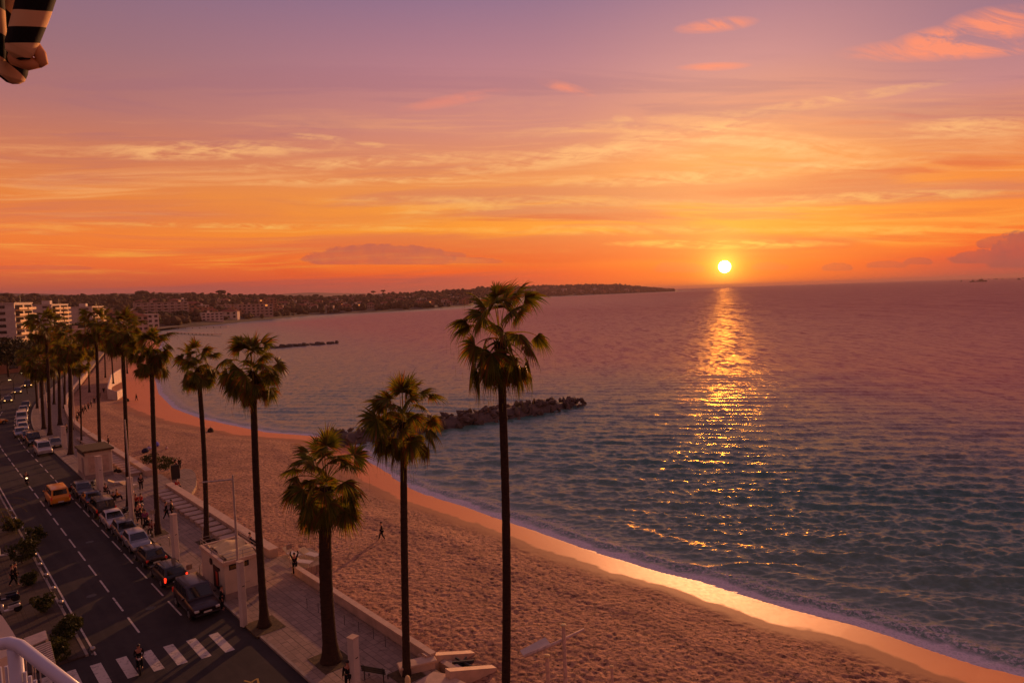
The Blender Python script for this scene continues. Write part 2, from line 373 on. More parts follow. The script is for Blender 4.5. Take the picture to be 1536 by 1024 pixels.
# ---- sea
def m_sea(nt):
    at = nt.put('ShaderNodeAttribute'); at.attribute_name = 'shore'; d = E_(nt, at.outputs['Fac'])*-1.0      # metres out to sea
    x, y, z = nt.sep(nt.wp)
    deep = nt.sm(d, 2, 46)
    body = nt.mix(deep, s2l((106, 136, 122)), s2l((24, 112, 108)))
    body = nt.mix(nt.sm(d, 20, 150), body, s2l((206, 116, 100)))  # offshore pink puts the brightness of reflected sky into the water colour
    # broken foam along the waterline
    p = nt.xyz(x, y, 0.0)
    n1 = nt.noise(p, .35, 5, .6); n2 = nt.noise(p, 3.6, 6, .7, .6); n3 = nt.vor(p, 3.2, 'DISTANCE_TO_EDGE')
    edge = d-(n1-.5)*2.6
    lace = nt.sm(n2, .44, .60)
    f1 = (1.0-nt.sm(edge, .7, 1.5))*nt.sm(n2, .26, .44)
    f2 = nt.sm(edge, .9, 1.7)*(1.0-nt.sm(edge, 2.6, 4.2))*nt.sm(n2, .46, .60)*.8
    f3 = 0.0*nt.sm(edge, 3.0, 4.5)*(1.0-nt.sm(edge, 5.0, 9.0))*nt.sm(n2, .56, .68)*.35
    foam = nt.m('MINIMUM', f1*1.15+f2+f3, 1.0)*(1.0-nt.sm(n3, .02, .25)*.25)
    # ripples smaller than the modelled waves: slopes taken straight from noise, longer and flatter far out
    far = nt.sm(d, 90, 700); mid = nt.sm(d, 25, 160)
    def sl(v, sc, det, r_, ds=0.0):
        c_ = nt.noise(v, sc, det, r_, ds, out=1)
        a_ = nt.sep(c_); return (a_[0]-.5), (a_[1]-.5)
    near_ = 1.0-nt.sm(d, 60, 260)
    ax, ay = sl(nt.xyz(x*.8, y*2.6, 0.0), 2.1, 5, .6, .5)
    bx, by = sl(nt.xyz(x*.60, y*.42, 3.0), 1.0, 6, .70, .4)
    cx, cy = sl(nt.xyz(x*.30, y*.085, 7.0), 1.0, 6, .74, .3)
    ex, ey = sl(nt.xyz(x*.085, y*.016, 9.0), 1.0, 6, .78, .2)
    sx = ax*1.8*near_+bx*1.7+cx*mid*1.5+ex*far*1.2
    sy = ay*1.15*near_+by*.9+cy*mid*1.25+ey*far*1.7
    N0 = nt.sep(nt.geo.outputs['Normal'])
    calm = nt.sm(d, 0.0, 8.0)*.8+.2
    vn = nt.put('ShaderNodeVectorMath', operation='NORMALIZE'); nt.inp(vn.inputs[0], nt.xyz(N0[0]+sx*calm, N0[1]+sy*calm, N0[2]))
    nt.inp(nt.b.inputs['Normal'], E_(nt, vn.outputs[0]))
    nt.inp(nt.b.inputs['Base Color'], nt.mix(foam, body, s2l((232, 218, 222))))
    nt.inp(nt.b.inputs['Roughness'], .29+foam*.55+mid*.13+far*.13)
    nt.b.inputs['IOR'].default_value = 1.5; nt.b.inputs['Specular IOR Level'].default_value = .5
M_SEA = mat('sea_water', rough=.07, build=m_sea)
th = np.radians(np.concatenate([np.linspace(-100, -44, 60)[:-1], np.linspace(-44, 44, 1180), np.linspace(44, 110, 70)[1:]]))
r = rows(30, 1400, 1/(23.2*1024)*1.05, .09, 9.0)
r = np.concatenate([r, np.geomspace(1450, 26000, 44)])
X, Y = polar(r, th); D = sdist(X, Y).reshape(X.shape)
RR = np.hypot(X, Y); gap = np.maximum(np.gradient(r)[:, None]*np.ones_like(X), RR*math.radians(.075))
Z = np.zeros_like(X); rg = np.random.RandomState(4); main = math.radians(192)      # heading of the swell, towards the beach
wd = 46
for k in range(wd):
    lam = .5*(5.6/.5)**(k/(wd-1)); lam *= rg.uniform(.9, 1.1)
    a = main+rg.normal(0, .42 if lam < 2 else .24); kx, ky = math.sin(a)*2*PI/lam, math.cos(a)*2*PI/lam
    amp = .0175*lam**.50*rg.uniform(.7, 1.2)*1.05
    att = np.clip((lam/gap-2.0)/1.4, 0, 1)
    ph = kx*X+ky*Y+rg.uniform(0, 2*PI)
    w1 = .45*np.sin(ph)+.75*(2*(1-np.abs(np.sin(ph/2)))-.73)
    gm = .35+1.3*vnoise(X/(lam*9)+k*3.1, Y/(lam*6), 31+k)
    Z += amp*w1*att*gm
Z *= .55+.9*fbm(X/38, Y/24, 3, 91); calm = np.clip((-D-.3)/14, 0, 1)
Z *= .25+.75*calm
Z *= np.where(D > 0, 0, 1)
# a small breaker and the swash behind it
br = .5+.5*vnoise(X/5+3, Y/5, 77)
Z += .17*br*np.exp(-((-D-1.7-.9*vnoise(X/7, Y/7, 5))/.55)**2)*np.clip((RR-20)/20, 0, 1)*np.clip(3-RR/90, 0.25, 1)
Z += .16*np.exp(-((-D-5.5-2.0*vnoise(X/9, Y/9, 8))/1.1)**2)
Z = np.where(RR > 1400, 0, Z)+SEA
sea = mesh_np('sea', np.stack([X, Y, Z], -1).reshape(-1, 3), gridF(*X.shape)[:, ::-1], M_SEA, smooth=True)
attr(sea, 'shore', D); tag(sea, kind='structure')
# light linking shuts the lamp off the sea alone, which mirrors only the sun that stands in the sky
lc = bpy.data.collections.new('shut_off_from_lamp'); lc.objects.link(sea); so.light_linking.receiver_collection = lc; lc.collection_objects[0].light_linking.link_state = 'EXCLUDE'
# ---- beach
def m_sand(nt):
    at = nt.put('ShaderNodeAttribute'); at.attribute_name = 'shore'; d = E_(nt, at.outputs['Fac'])
    x, y, z = nt.sep(nt.wp); p = nt.xyz(x, y, 0.0)
    wv = nt.noise(p, .16, 3, .5)
    at2 = nt.put('ShaderNodeAttribute'); at2.attribute_name = 'wetw'; ww = E_(nt, at2.outputs['Fac'])
    e = d-ww-(wv-.5)*3.6-(nt.noise(p, .9, 3, .5)-.5)*.9
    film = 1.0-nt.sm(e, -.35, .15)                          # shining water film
    damp = 1.0-nt.sm(d-ww-(wv-.5)*4.5, .8, 3.2)             # dark damp band
    big = nt.noise(p, .22, 5, .6); fine = nt.noise(p, 9.0, 6, .7)
    tr = nt.noise(p, 2.6, 5, .66, .4)
    pit = nt.vor(nt.xyz(x+(fine-.5)*.3, y+(fine-.5)*.3, 0.0), 3.6, 'SMOOTH_F1')
    col = nt.mix(nt.sm(big, .3, .7), s2l((168, 124, 98)), s2l((198, 150, 120)))
    col = nt.mix(nt.sm(tr*.55+fine*.45, .49, .57)*.80, col, s2l((84, 58, 48)))
    weed = nt.sm(nt.noise(p, 2.7, 7, .72), .60, .70)*nt.sm(nt.noise(p, .12, 3, .5), .5, .62)
    col = nt.mix(weed*.85, col, s2l((70, 52, 46)))
    col = nt.mix(damp, col, s2l((164, 112, 80)))
    col = nt.mix(film, col, s2l((208, 118, 56)))  # orange of the sunset sheen put into the film's colour
    nt.inp(nt.b.inputs['Base Color'], col)
    dry = 1.0-damp
    hh = pit*.55*dry+tr*.55*dry+fine*(.04+.10*dry)
    nt.inp(nt.b.inputs['Normal'], nt.bump(hh*(.45+nt.sm(big, .35, .65)*.75), 1.0, .17))
    nt.inp(nt.b.inputs['Roughness'], .95-damp*.25-film*(.06+tr*.18))
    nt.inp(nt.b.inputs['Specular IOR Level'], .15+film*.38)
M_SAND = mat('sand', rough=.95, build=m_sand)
th = np.radians(np.linspace(-48, 66, 1150)); r = rows(24, 620, 1/(22*1024)*1.35, .09, 3.0)
X, Y = polar(r, th); D = sdist(X, Y).reshape(X.shape)
S_, T_ = A[0]*X+A[1]*Y, NN[0]*X+NN[1]*Y
sh_ = np.where(S_ <= 125, 0, np.where(S_ <= 200, .0016*(S_-125)**2, 9+.24*(S_-200)))
u = np.clip(D/21, 0, 1); Z = SEA+1.62*(1-(1-u)**1.6)
Z = np.where(D < 0, SEA+D*.14-.02, Z); Z = np.maximum(Z, SEA-3)
wetw = 3.3+1.8*np.clip((Y-60)/50, 0, 1)+3.5*np.clip((Y-112)/40, 0, 1)
dry = np.clip((D-wetw-1.0)/2.2, 0, 1)
gap = np.maximum(np.gradient(r)[:, None]*np.ones_like(X), np.hypot(X, Y)*math.radians(.1))
foot = (.35+1.1*np.clip(fbm(X/7, Y/7, 3, 61)*2.2-.6, 0, 1))*-.085*np.clip(vnoise(X*3.2, Y*3.2, 3)-.48, 0, 1)*2.2+.06*(vnoise(X*6, Y*6, 9)-.5)+  .07*(fbm(X*1.2, Y*.9, 3, 21)-.5)
Z += foot*dry*np.clip(1.6-gap/.35, .15, 1)+.28*(fbm(X/9, Y/9, 3, 40)-.5)*np.clip(D/8, 0, 1)
# drift ridges left by the tide
Z += .10*dry*np.exp(-((D-wetw-5-2*vnoise(X/6, Y/6, 2))/1.2)**2)
Z = np.where((T_-sh_) < 21.5, -3.4, Z)
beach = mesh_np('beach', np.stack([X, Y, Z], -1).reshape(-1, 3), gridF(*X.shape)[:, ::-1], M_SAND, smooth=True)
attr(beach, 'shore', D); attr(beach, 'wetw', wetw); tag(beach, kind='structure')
def beach_z(x, y):
    d = float(sdist([x], [y])[0]); u = min(max(d/21, 0), 1); return SEA+1.62*(1-(1-u)**1.6)
def Gb(x, y):
    z = -.9
    for _ in range(4): g = G(x, y, z); z = beach_z(*g)
    return (g[0], g[1], z)

rg = np.random.RandomState(31); n = 5200                      # dark weed and pebbles left by the tide
ss_ = rg.uniform(-12, 75, n); tt_ = rg.uniform(24, 46, n); X = A[0]*ss_+NN[0]*tt_; Y = A[1]*ss_+NN[1]*tt_
D = sdist(X, Y); wv_ = 5.6+2.2*vnoise(X/5, Y/5, 6); k_ = (D > wv_) & (rg.uniform(size=n) < np.exp(-(D-wv_)/3.2)*.9*(fbm(X/3, Y/3, 3, 8) > .47)+.10)
X, Y, D = X[k_], Y[k_], D[k_]; u = np.clip(D/21, 0, 1); Z = SEA+1.62*(1-(1-u)**1.6)+.28*(fbm(X/9, Y/9, 3, 40)-.5)*np.clip(D/8, 0, 1)+.02
n = len(X); q = rg.uniform(0, 6.28, n); a_ = rg.uniform(.03, .12, n); b_ = a_*rg.uniform(.3, .7, n); c_, s_ = np.cos(q), np.sin(q)
V = np.stack([np.stack([X+c_*a_, Y+s_*a_, Z], -1), np.stack([X-s_*b_, Y+c_*b_, Z+.05], -1), np.stack([X-c_*a_, Y-s_*a_, Z+.01], -1), np.stack([X+s_*b_, Y-c_*b_, Z+.04], -1)], 1).reshape(-1, 3)
tag(mesh_np('seaweed', V, np.arange(4*n).reshape(-1, 4), mat('dry_weed', rough=.95, spec=.1, build=var(s2l((64, 46, 38)), .4, 3, world=True))), 'dark dry seaweed flecks strewn above the wet sand', None, None, 'stuff')
# ================================================================== materials
def m_asphalt(nt):
    n = nt.noise(nt.wp, .35, 5, .6); f = nt.noise(nt.wp, 30, 4, .7); s = nt.sm(nt.noise(nt.wp, .9, 5, .65, .8), .52, .60)
    x, y, z = nt.sep(nt.wp); tt = x*NN[0]+y*NN[1]; ss = x*A[0]+y*A[1]
    wear = nt.sm(nt.noise(nt.xyz(ss*.05, tt*1.1, 0.0), 1.0, 4, .6), .42, .62)
    cr = 1.0-nt.sm(nt.vor(nt.xyz(x+n*.6, y+n*.6, 0.0), .45, 'DISTANCE_TO_EDGE'), .0, .012)
    c = nt.mix(nt.sm(n, .3, .7), s2l((48, 42, 41)), s2l((62, 54, 52)))
    pat = nt.sm(nt.vor(nt.xyz(ss*.16, tt*.42, 2.0), 1.0, 'F1', 1), 0.0, 1.0) if 0 else nt.sm(nt.noise(nt.xyz(ss*.07, tt*.5, 5.0), 1.0, 2, .3), .60, .615); c = nt.mix(pat*.5, c, s2l((36, 32, 32)))
    c = nt.mix(wear*.35, c, s2l((76, 67, 62))); c = nt.mix(s*.3, c, s2l((40, 35, 35))); c = nt.mix(cr*.5, c, s2l((40, 38, 40)))
    nt.inp(nt.b.inputs['Base Color'], nt.mix(f*.35, c, s2l((52, 48, 50)))); nt.inp(nt.b.inputs['Normal'], nt.bump(f, .4, .01))
M_ROAD = mat('asphalt', rough=.85, spec=.25, build=m_asphalt)
def m_paving(tone, sx=.6, sy=.4, ang=RZ):
    def f(nt):
        mp = nt.put('ShaderNodeMapping'); nt.inp(mp.inputs[0], nt.wp); mp.inputs['Rotation'].default_value = (0, 0, -ang)
        br = nt.put('ShaderNodeTexBrick'); nt.l.new(mp.outputs[0], br.inputs[0]); br.inputs['Scale'].default_value = 1
        br.inputs['Brick Width'].default_value = sx; br.inputs['Row Height'].default_value = sy; br.inputs['Mortar Size'].default_value = .012
        a, b = s2l(tone), s2l(tuple(v*.88 for v in tone))
        nt.inp(br.inputs['Color1'], a); nt.inp(br.inputs['Color2'], b); nt.inp(br.inputs['Mortar'], s2l(tuple(v*.55 for v in tone)))
        n = nt.noise(nt.wp, .5, 6, .65); st = nt.sm(nt.noise(nt.wp, 1.6, 6, .7, .5), .56, .66)
        big = nt.put('ShaderNodeTexBrick'); nt.l.new(mp.outputs[0], big.inputs[0]); big.inputs['Scale'].default_value = 1
        big.inputs['Brick Width'].default_value = 3.0; big.inputs['Row Height'].default_value = 2.4; big.inputs['Mortar Size'].default_value = .035; big.offset = 0
        nt.inp(big.inputs['Color1'], (1, 1, 1)); nt.inp(big.inputs['Color2'], (.84, .84, .84)); nt.inp(big.inputs['Mortar'], (.6, .6, .6))
        c = nt.mix(1.0, E_(nt, br.outputs[0]), E_(nt, big.outputs[0]), 'MULTIPLY')
        c = nt.mix(nt.sm(n, .35, .7)*.45, c, s2l(tuple(v*.72 for v in tone))); c = nt.mix(st*.45, c, s2l((70, 58, 52)))
        nt.inp(nt.b.inputs['Base Color'], c)
        nt.inp(nt.b.inputs['Normal'], nt.bump(E_(nt, br.outputs['Fac'])*-1.0+nt.noise(nt.wp, 12, 5, .6)*.4, .5, .012))
    return f
M_PAVE = mat('promenade_paving', rough=.8, spec=.3, build=m_paving((172, 146, 128)))
M_PAVL = mat('street_paving', rough=.85, spec=.2, build=m_paving((88, 74, 66), .5, .5))
M_KERB = mat('kerb_stone', rough=.8, build=var(s2l((150, 134, 122)), .2, 1.5, bump=.4, world=True))
M_PAINT = mat('road_paint', rough=.7, build=lambda nt: nt.inp(nt.b.inputs['Base Color'], nt.mix(nt.sm(nt.noise(nt.wp, 3.5, 6, .75, .5), .50, .68), s2l((204, 188, 174)), s2l((120, 106, 98)))))
M_YEL = mat('yellow_road_paint', s2l((176, 142, 60)), .7)
M_STONE = mat('pale_stone', rough=.8, build=var(s2l((188, 160, 138)), .16, 1.2, bump=.35, bscale=9, world=True))
M_BALC = mat('balcony_cream', s2l((244, 214, 170)), .8)
M_STONED = mat('stone_cap', rough=.75, build=var(s2l((206, 174, 146)), .12, 1.6, bump=.3, bscale=9, world=True))
M_WALL = mat('beige_render', rough=.8, build=var(s2l((204, 184, 160)), .10, 1.1, bump=.2, bscale=14))
M_WHITE = mat('white_render', rough=.75, build=var(s2l((206, 190, 176)), .10, .7, bump=.15, bscale=6))
M_PLINTH = mat('grey_plinth', rough=.8, build=var(s2l((150, 132, 124)), .15, 2))
M_DARK = mat('dark_recess', s2l((30, 26, 26)), .5)
M_GLASS = mat('dark_glass', s2l((22, 24, 28)), .06, spec=.9)
M_STEEL = mat('galvanised_steel', s2l((170, 162, 156)), .38, .85)
M_POLE = mat('pale_pole_paint', rough=.5, build=var(s2l((196, 178, 166)), .12, 2.5))
M_BLACK = mat('black_iron', s2l((28, 26, 27)), .5)
M_WOOD = mat('driftwood', rough=.8, build=var(s2l((214, 184, 166)), .25, 6, bump=.5))
M_CANVAS = mat('cream_canvas', rough=.8, build=var(s2l((228, 198, 140)), .1, 2))
M_RED = mat('orange_red_panel', s2l((206, 70, 42)), .6)
M_SOIL = mat('planting_soil', rough=.95, build=var(s2l((84, 66, 40)), .4, 4, bump=.8, world=True))
M_TERRA = mat('roof_tile', rough=.85, build=var(s2l((150, 84, 60)), .25, .5, bump=.4, bscale=3))
def leafmat(name, c1, c2, tr=.35, dry=None):
    m = bpy.data.materials.new(name); m.use_nodes = True; nt = NT(m.node_tree); nt.n.clear()
    out = nt.put('ShaderNodeOutputMaterial'); geo = nt.put('ShaderNodeNewGeometry')
    rd = E_(nt, geo.outputs['Random Per Island'])
    c = nt.mix(rd, s2l(c1), s2l(c2))
    if dry: c = nt.mix(nt.sm(rd, .74, .80), c, s2l(dry))
    d = nt.put('ShaderNodeBsdfPrincipled'); nt.inp(d.inputs['Base Color'], c); d.inputs['Roughness'].default_value = .5; d.inputs['Specular IOR Level'].default_value = .12
    t = nt.put('ShaderNodeBsdfTranslucent'); nt.inp(t.inputs[0], nt.mix(1.0, c, (1.5, 1.25, .6), 'MULTIPLY'))
    mx = nt.put('ShaderNodeMixShader'); mx.inputs[0].default_value = tr
    nt.l.new(d.outputs[0], mx.inputs[1]); nt.l.new(t.outputs[0], mx.inputs[2]); nt.l.new(mx.outputs[0], out.inputs[0]); return m
M_FROND = leafmat('fan_palm_leaf', (62, 78, 25), (132, 128, 48), .5, (120, 86, 44))
M_DEAD = leafmat('dry_palm_leaf', (96, 66, 36), (140, 98, 54), .25)
M_LEAF = leafmat('shrub_leaf', (38, 48, 22), (72, 76, 34), .25)
M_PINE = leafmat('pine_foliage', (34, 40, 22), (58, 60, 32), .12)
M_TRUNK = mat('palm_bark', rough=.95, spec=.15, build=lambda nt: (
    nt.inp(nt.b.inputs['Base Color'], nt.mix(nt.noise(nt.xyz(nt.sep(nt.pos)[0]*3, nt.sep(nt.pos)[1]*3, nt.sep(nt.pos)[2]*9), 1.0, 5, .7), s2l((34, 26, 22)), s2l((82, 62, 48)))),
    nt.inp(nt.b.inputs['Normal'], nt.bump(nt.noise(nt.xyz(nt.sep(nt.pos)[0]*2, nt.sep(nt.pos)[1]*2, nt.sep(nt.pos)[2]*14), 1.0, 5, .7), 1.0, .06))))
M_BARK = mat('bark', rough=.95, build=var(s2l((74, 56, 44)), .3, 4, bump=.8))
def glow(name, c, e):
    return mat(name, s2l(c), .5, Emission_Color=(*s2l(c), 1), Emission_Strength=e)
M_LIT = glow('lit_window', (255, 150, 70), .9); M_LAMP = glow('lit_lamp', (255, 214, 150), 6.0); M_TAILON = glow('lit_tail_lamp', (255, 50, 24), 2.0)
M_HEADON = glow('lit_head_lamp', (255, 190, 110), 3.0)
# ================================================================== palms
def fan_frond(rg, base, az, el, Lp, Rb, nseg, out, droop=1.0):
    """one fan leaf: petiole plus a pleated fan whose tips split and hang"""
    V, Fq = out
    ca, sa = math.cos(az), math.sin(az)
    hd = np.array([ca, sa, 0.]); up = np.array([0, 0, 1.])
    pts = []; p = np.array(base, float); e = el
    for k in range(6):
        pts.append(p.copy()); p = p+(hd*math.cos(e)+up*math.sin(e))*(Lp/5); e -= .10*droop*(1+.3*k)*max(.2, math.cos(e))
    side = np.array([-sa, ca, 0.])
    for k in range(5):
        w0 = .030*(1-k*.12); w1 = .030*(1-(k+1)*.12); b = len(V)
        V += [pts[k]-side*w0, pts[k]+side*w0, pts[k+1]+side*w1, pts[k+1]-side*w1]; Fq.append((b, b+1, b+2, b+3))
        b = len(V); V += [pts[k]-up*w0, pts[k]+up*w0, pts[k+1]+up*w1, pts[k+1]-up*w1]; Fq.append((b, b+1, b+2, b+3))
    hub = pts[5]; ax = pts[5]-pts[4]; ax /= np.linalg.norm(ax)
    dn = math.radians(rg.uniform(5, 40)*min(1.0, .35+droop*.6)); nor = np.cross(ax, side); nor /= np.linalg.norm(nor)
    if nor[2] < 0: nor = -nor
    ax = ax*math.cos(dn)-nor*math.sin(dn); nor = np.cross(ax, side); nor /= np.linalg.norm(nor)
    if nor[2] < 0: nor = -nor
    rl = math.radians(rg.uniform(-62, 62)); side0 = side; side = side*math.cos(rl)+nor*math.sin(rl); nor = nor*math.cos(rl)-side0*math.sin(rl)
    spread = math.radians(rg.uniform(95, 128)); fold = rg.uniform(.15, .5)
    for i in range(nseg):
        f = (i+.5)/nseg*2-1; a = f*spread
        L = Rb*(1.0-.30*abs(f)**1.5)*rg.uniform(.86, 1.12)
        d = ax*math.cos(a)+side*math.sin(a)-nor*abs(math.sin(a))*fold*.6
        d /= np.linalg.norm(d)
        q = hub.copy(); st = 6; wmax = L*spread*2/nseg*.40
        tw = np.cross(d, nor); tw /= max(1e-6, np.linalg.norm(tw)); tw = tw+nor*(.35 if i % 2 else -.35); tw /= np.linalg.norm(tw)
        g = rg.uniform(.5, 1.3)*droop
        prev = None
        for k in range(st+1):
            u = k/st; w = wmax*min(1, u*2.6+.12)*(1 if u < .45 else max(.06, 1-(u-.45)/.55)**1.1)
            b = len(V); V += [q-tw*w, q+tw*w]
            if prev is not None: Fq.append((prev, prev+1, b+1, b))
            prev = b
            dd = d-up*max(0, u-.22)**1.2*1.55*g; dd /= np.linalg.norm(dd)
            q = q+dd*(L/st)
        if rg.random() < .22*droop:                         # hanging thread
            b = len(V); e2 = q-up*rg.uniform(.15, .5)+side*rg.uniform(-.05, .05); V += [q-tw*.006, q+tw*.006, e2+tw*.004, e2-tw*.004]; Fq.append((b, b+1, b+2, b+3))
def palm_crown_mesh(seed, R=1.0, n=46, nseg=26, shaggy=1.0):
    rg = np.random.RandomState(seed); V = []; Fq = []; V2 = []; F2 = []
    for k in range(n):
        u = (k+.5)/n; az = k*2.39996+rg.uniform(-.25, .25)
        el = math.radians(80-122*u**.85+rg.uniform(-15, 15))
        Lp = R*(1.5-.30*u)*rg.uniform(.62, 1.15)*(.8+.35*math.sin(min(1, u*2.2)*PI/2)); Rb = R*rg.uniform(.95, 1.3)
        base = np.array([math.cos(az)*.12, math.sin(az)*.12, .45-.7*u])
        fan_frond(rg, base, az, el, Lp, Rb, nseg, (V, Fq), droop=.75+.55*u)
    for k in range(int(13*shaggy)):
        az = rg.uniform(0, 2*PI); el = math.radians(rg.uniform(-82, -48))
        fan_frond(rg, np.array([math.cos(az)*.15, math.sin(az)*.15, -.2]), az, el, R*rg.uniform(.7, 1.0), R*rg.uniform(.7, 1.0), max(12, nseg-8), (V2, F2), droop=1.1)
    return np.array(V), np.array(Fq), np.array(V2), np.array(F2)
_crowns = {}
def palm_crown(seed, n=46, nseg=26, shaggy=1.0):
    k = (seed, n, nseg)
    if k not in _crowns: _crowns[k] = palm_crown_mesh(seed, 1.0, n, nseg, shaggy)
    return _crowns[k]
def make_palm(loc, top, r0, r1, R, seed, label, n=46, nseg=26, flare=1.7, squash=1.0, group=None):
    """trunk from loc to top (world points), crown of radius about R*2.2"""
    t = thing('fan_palm', label, 'palm tree', loc, 0, group)
    L = Vector(top)-Vector(loc); rg = random.Random(seed*7+1); mb = MB(); pts = []; rad = []
    N = 60; bx, by = rg.uniform(-.2, .2), rg.uniform(-.2, .2)
    for i in range(N+1):
        u = i/N; s_ = math.sin(u*PI)
        pts.append((L.x*u+bx*s_, L.y*u+by*s_, L.z*u-.05))
        rr = r0+(r1-r0)*u; rr *= 1+(flare-1)*math.exp(-u*L.z/.55)
        rad.append(rr*(1+.05*(i % 2)+rg.uniform(-.025, .025)))
    mb.tube(pts, rad, 12)
    mb.build('trunk', M_TRUNK, t, smooth=True)
    bo = MB(); rb = random.Random(seed)                     # old leaf bases under the crown
    for k in range(44):
        a = k*2.4; z = L.z-.1-k*.028; c_, s_ = math.cos(a), math.sin(a); q = r1*1.0
        p0 = Vector((L.x+c_*q*.8, L.y+s_*q*.8, z)); p1 = p0+Vector((c_*.16, s_*.16, .22+rb.uniform(-.05, .08)))
        bo.tube([p0, p1], [.05, .02], 4)
    bo.build('leaf_bases', M_TRUNK, t)
    V, Fq, V2, F2 = palm_crown(seed % 6 if n < 40 else seed, n, nseg)
    a = rg.uniform(0, 6.28) if n < 40 else 0; ca, sa = math.cos(a), math.sin(a)
    Rm = np.array([[ca, -sa, 0], [sa, ca, 0], [0, 0, squash]]).T
    off = np.array([L.x, L.y, L.z])
    mesh_np('crown', (V*[R, R, R]) @ Rm + off, Fq, M_FROND, t)
    mesh_np('dead_leaves', (V2*[R, R, R]) @ Rm + off, F2, M_DEAD, t)
    return t
# ================================================================== leafy things
def leaf_cloud(lobes, n, size, seed, flat=1.0):
    """n small leaf blades through the volume of the given ellipsoid lobes"""
    rg = np.random.RandomState(seed); w_ = np.array([l[3]*l[4]*l[5] for l in lobes]); w_ = w_/w_.sum()
    ix = rg.choice(len(lobes), n, p=w_); Lb = np.array(lobes)[ix]
    d = rg.normal(size=(n, 3)); d /= np.linalg.norm(d, axis=1)[:, None]; rr = rg.uniform(.45, 1.06, n)**.6
    c = Lb[:, :3]+d*Lb[:, 3:6]*rr[:, None]
    u = rg.normal(size=(n, 3)); u /= np.linalg.norm(u, axis=1)[:, None]; v = np.cross(u, rg.normal(size=(n, 3))); v /= np.linalg.norm(v, axis=1)[:, None]
    s_ = size*rg.uniform(.6, 1.4, n)[:, None]; a = c-u*s_; b = c+v*s_*.45; e = c+u*s_; f = c-v*s_*.45
    V = np.stack([a, b, e, f], 1).reshape(-1, 3); F = np.arange(4*n).reshape(-1, 4); return V, F
def make_tree(name, label, cat, loc, h, lobes, n, size, seed, m=None, tr=.2, group=None, limbs=4):
    t = thing(name, label, cat, loc, 0, group); rg = random.Random(seed)
    lb = [tuple(l) for l in lobes]; mb = MB(); zc = min(l[2]-l[5]*.4 for l in lb)
    mb.tube([(0, 0, -.1), (rg.uniform(-.2, .2), rg.uniform(-.2, .2), zc*.55), (0, 0, max(zc, .2))], [tr, tr*.75, tr*.6], 8)
    for l in lb[:limbs]:
        mb.tube([(0, 0, zc*.8), (l[0]*.5, l[1]*.5, (zc+l[2])*.5), (l[0]*.8, l[1]*.8, l[2])], [tr*.5, tr*.35, tr*.12], 6)
    mb.build('trunk', M_BARK, t, smooth=True)
    V, F = leaf_cloud(lb, n, size, seed); mesh_np('crown', V, F, m or M_LEAF, t)
    return t
def lobes_round(r, h0, k, seed, sq=.75):
    rg = random.Random(seed); L = [(0, 0, h0, r*.75, r*.75, r*.75*sq)]
    for i in range(k):
        a = rg.uniform(0, 6.28); q = r*rg.uniform(.35, .8); s_ = r*rg.uniform(.3, .55)
        L.append((math.cos(a)*q, math.sin(a)*q, h0+r*sq*rg.uniform(-.5, .75), s_, s_, s_*sq))
    return L
# ================================================================== cars
_paint = {}
def paint(name, rgb, rough=.28, metal=.3):
    if name not in _paint: _paint[name] = mat(name, s2l(rgb), rough, metal, Coat_Weight=.6, Coat_Roughness=.12, build=lambda nt: nt.inp(nt.b.inputs['Roughness'], .22+nt.noise(nt.pos, 3, 5, .6)*.28))
    return _paint[name]
M_TYRE = mat('tyre_rubber', s2l((26, 24, 24)), .85); M_RIM = mat('wheel_rim', s2l((168, 164, 162)), .35, .9); M_PLATE = mat('number_plate', s2l((214, 210, 200)), .5)
M_TAIL = mat('tail_lamp', s2l((150, 22, 18)), .15, Emission_Color=(*s2l((220, 40, 20)), 1), Emission_Strength=.12); M_HEADL = mat('head_lamp', s2l((206, 200, 190)), .1, spec=.9)
M_TRIM = mat('black_trim', s2l((24, 23, 24)), .55)
CARS = dict(   # L, W, roof, belt, hood x-from-front, windscreen base, roof front, roof rear, rear glass base, clearance, wheel r
    suv=(4.75, 1.90, 1.84, 1.12, 1.02, 1.30, 1.90, 4.45, 4.68, .30, .38),
    estate=(4.45, 1.72, 1.46, .93, .84, 1.15, 1.85, 3.95, 4.38, .22, .31),
    hatch=(3.90, 1.68, 1.45, .93, .84, .95, 1.65, 3.35, 3.82, .22, .30),
    sedan=(4.40, 1.74, 1.43, .92, .84, 1.15, 1.95, 3.15, 3.70, .22, .31),
    van=(4.70, 1.90, 1.92, 1.15, 1.05, .75, 1.35, 4.40, 4.62, .24, .33))
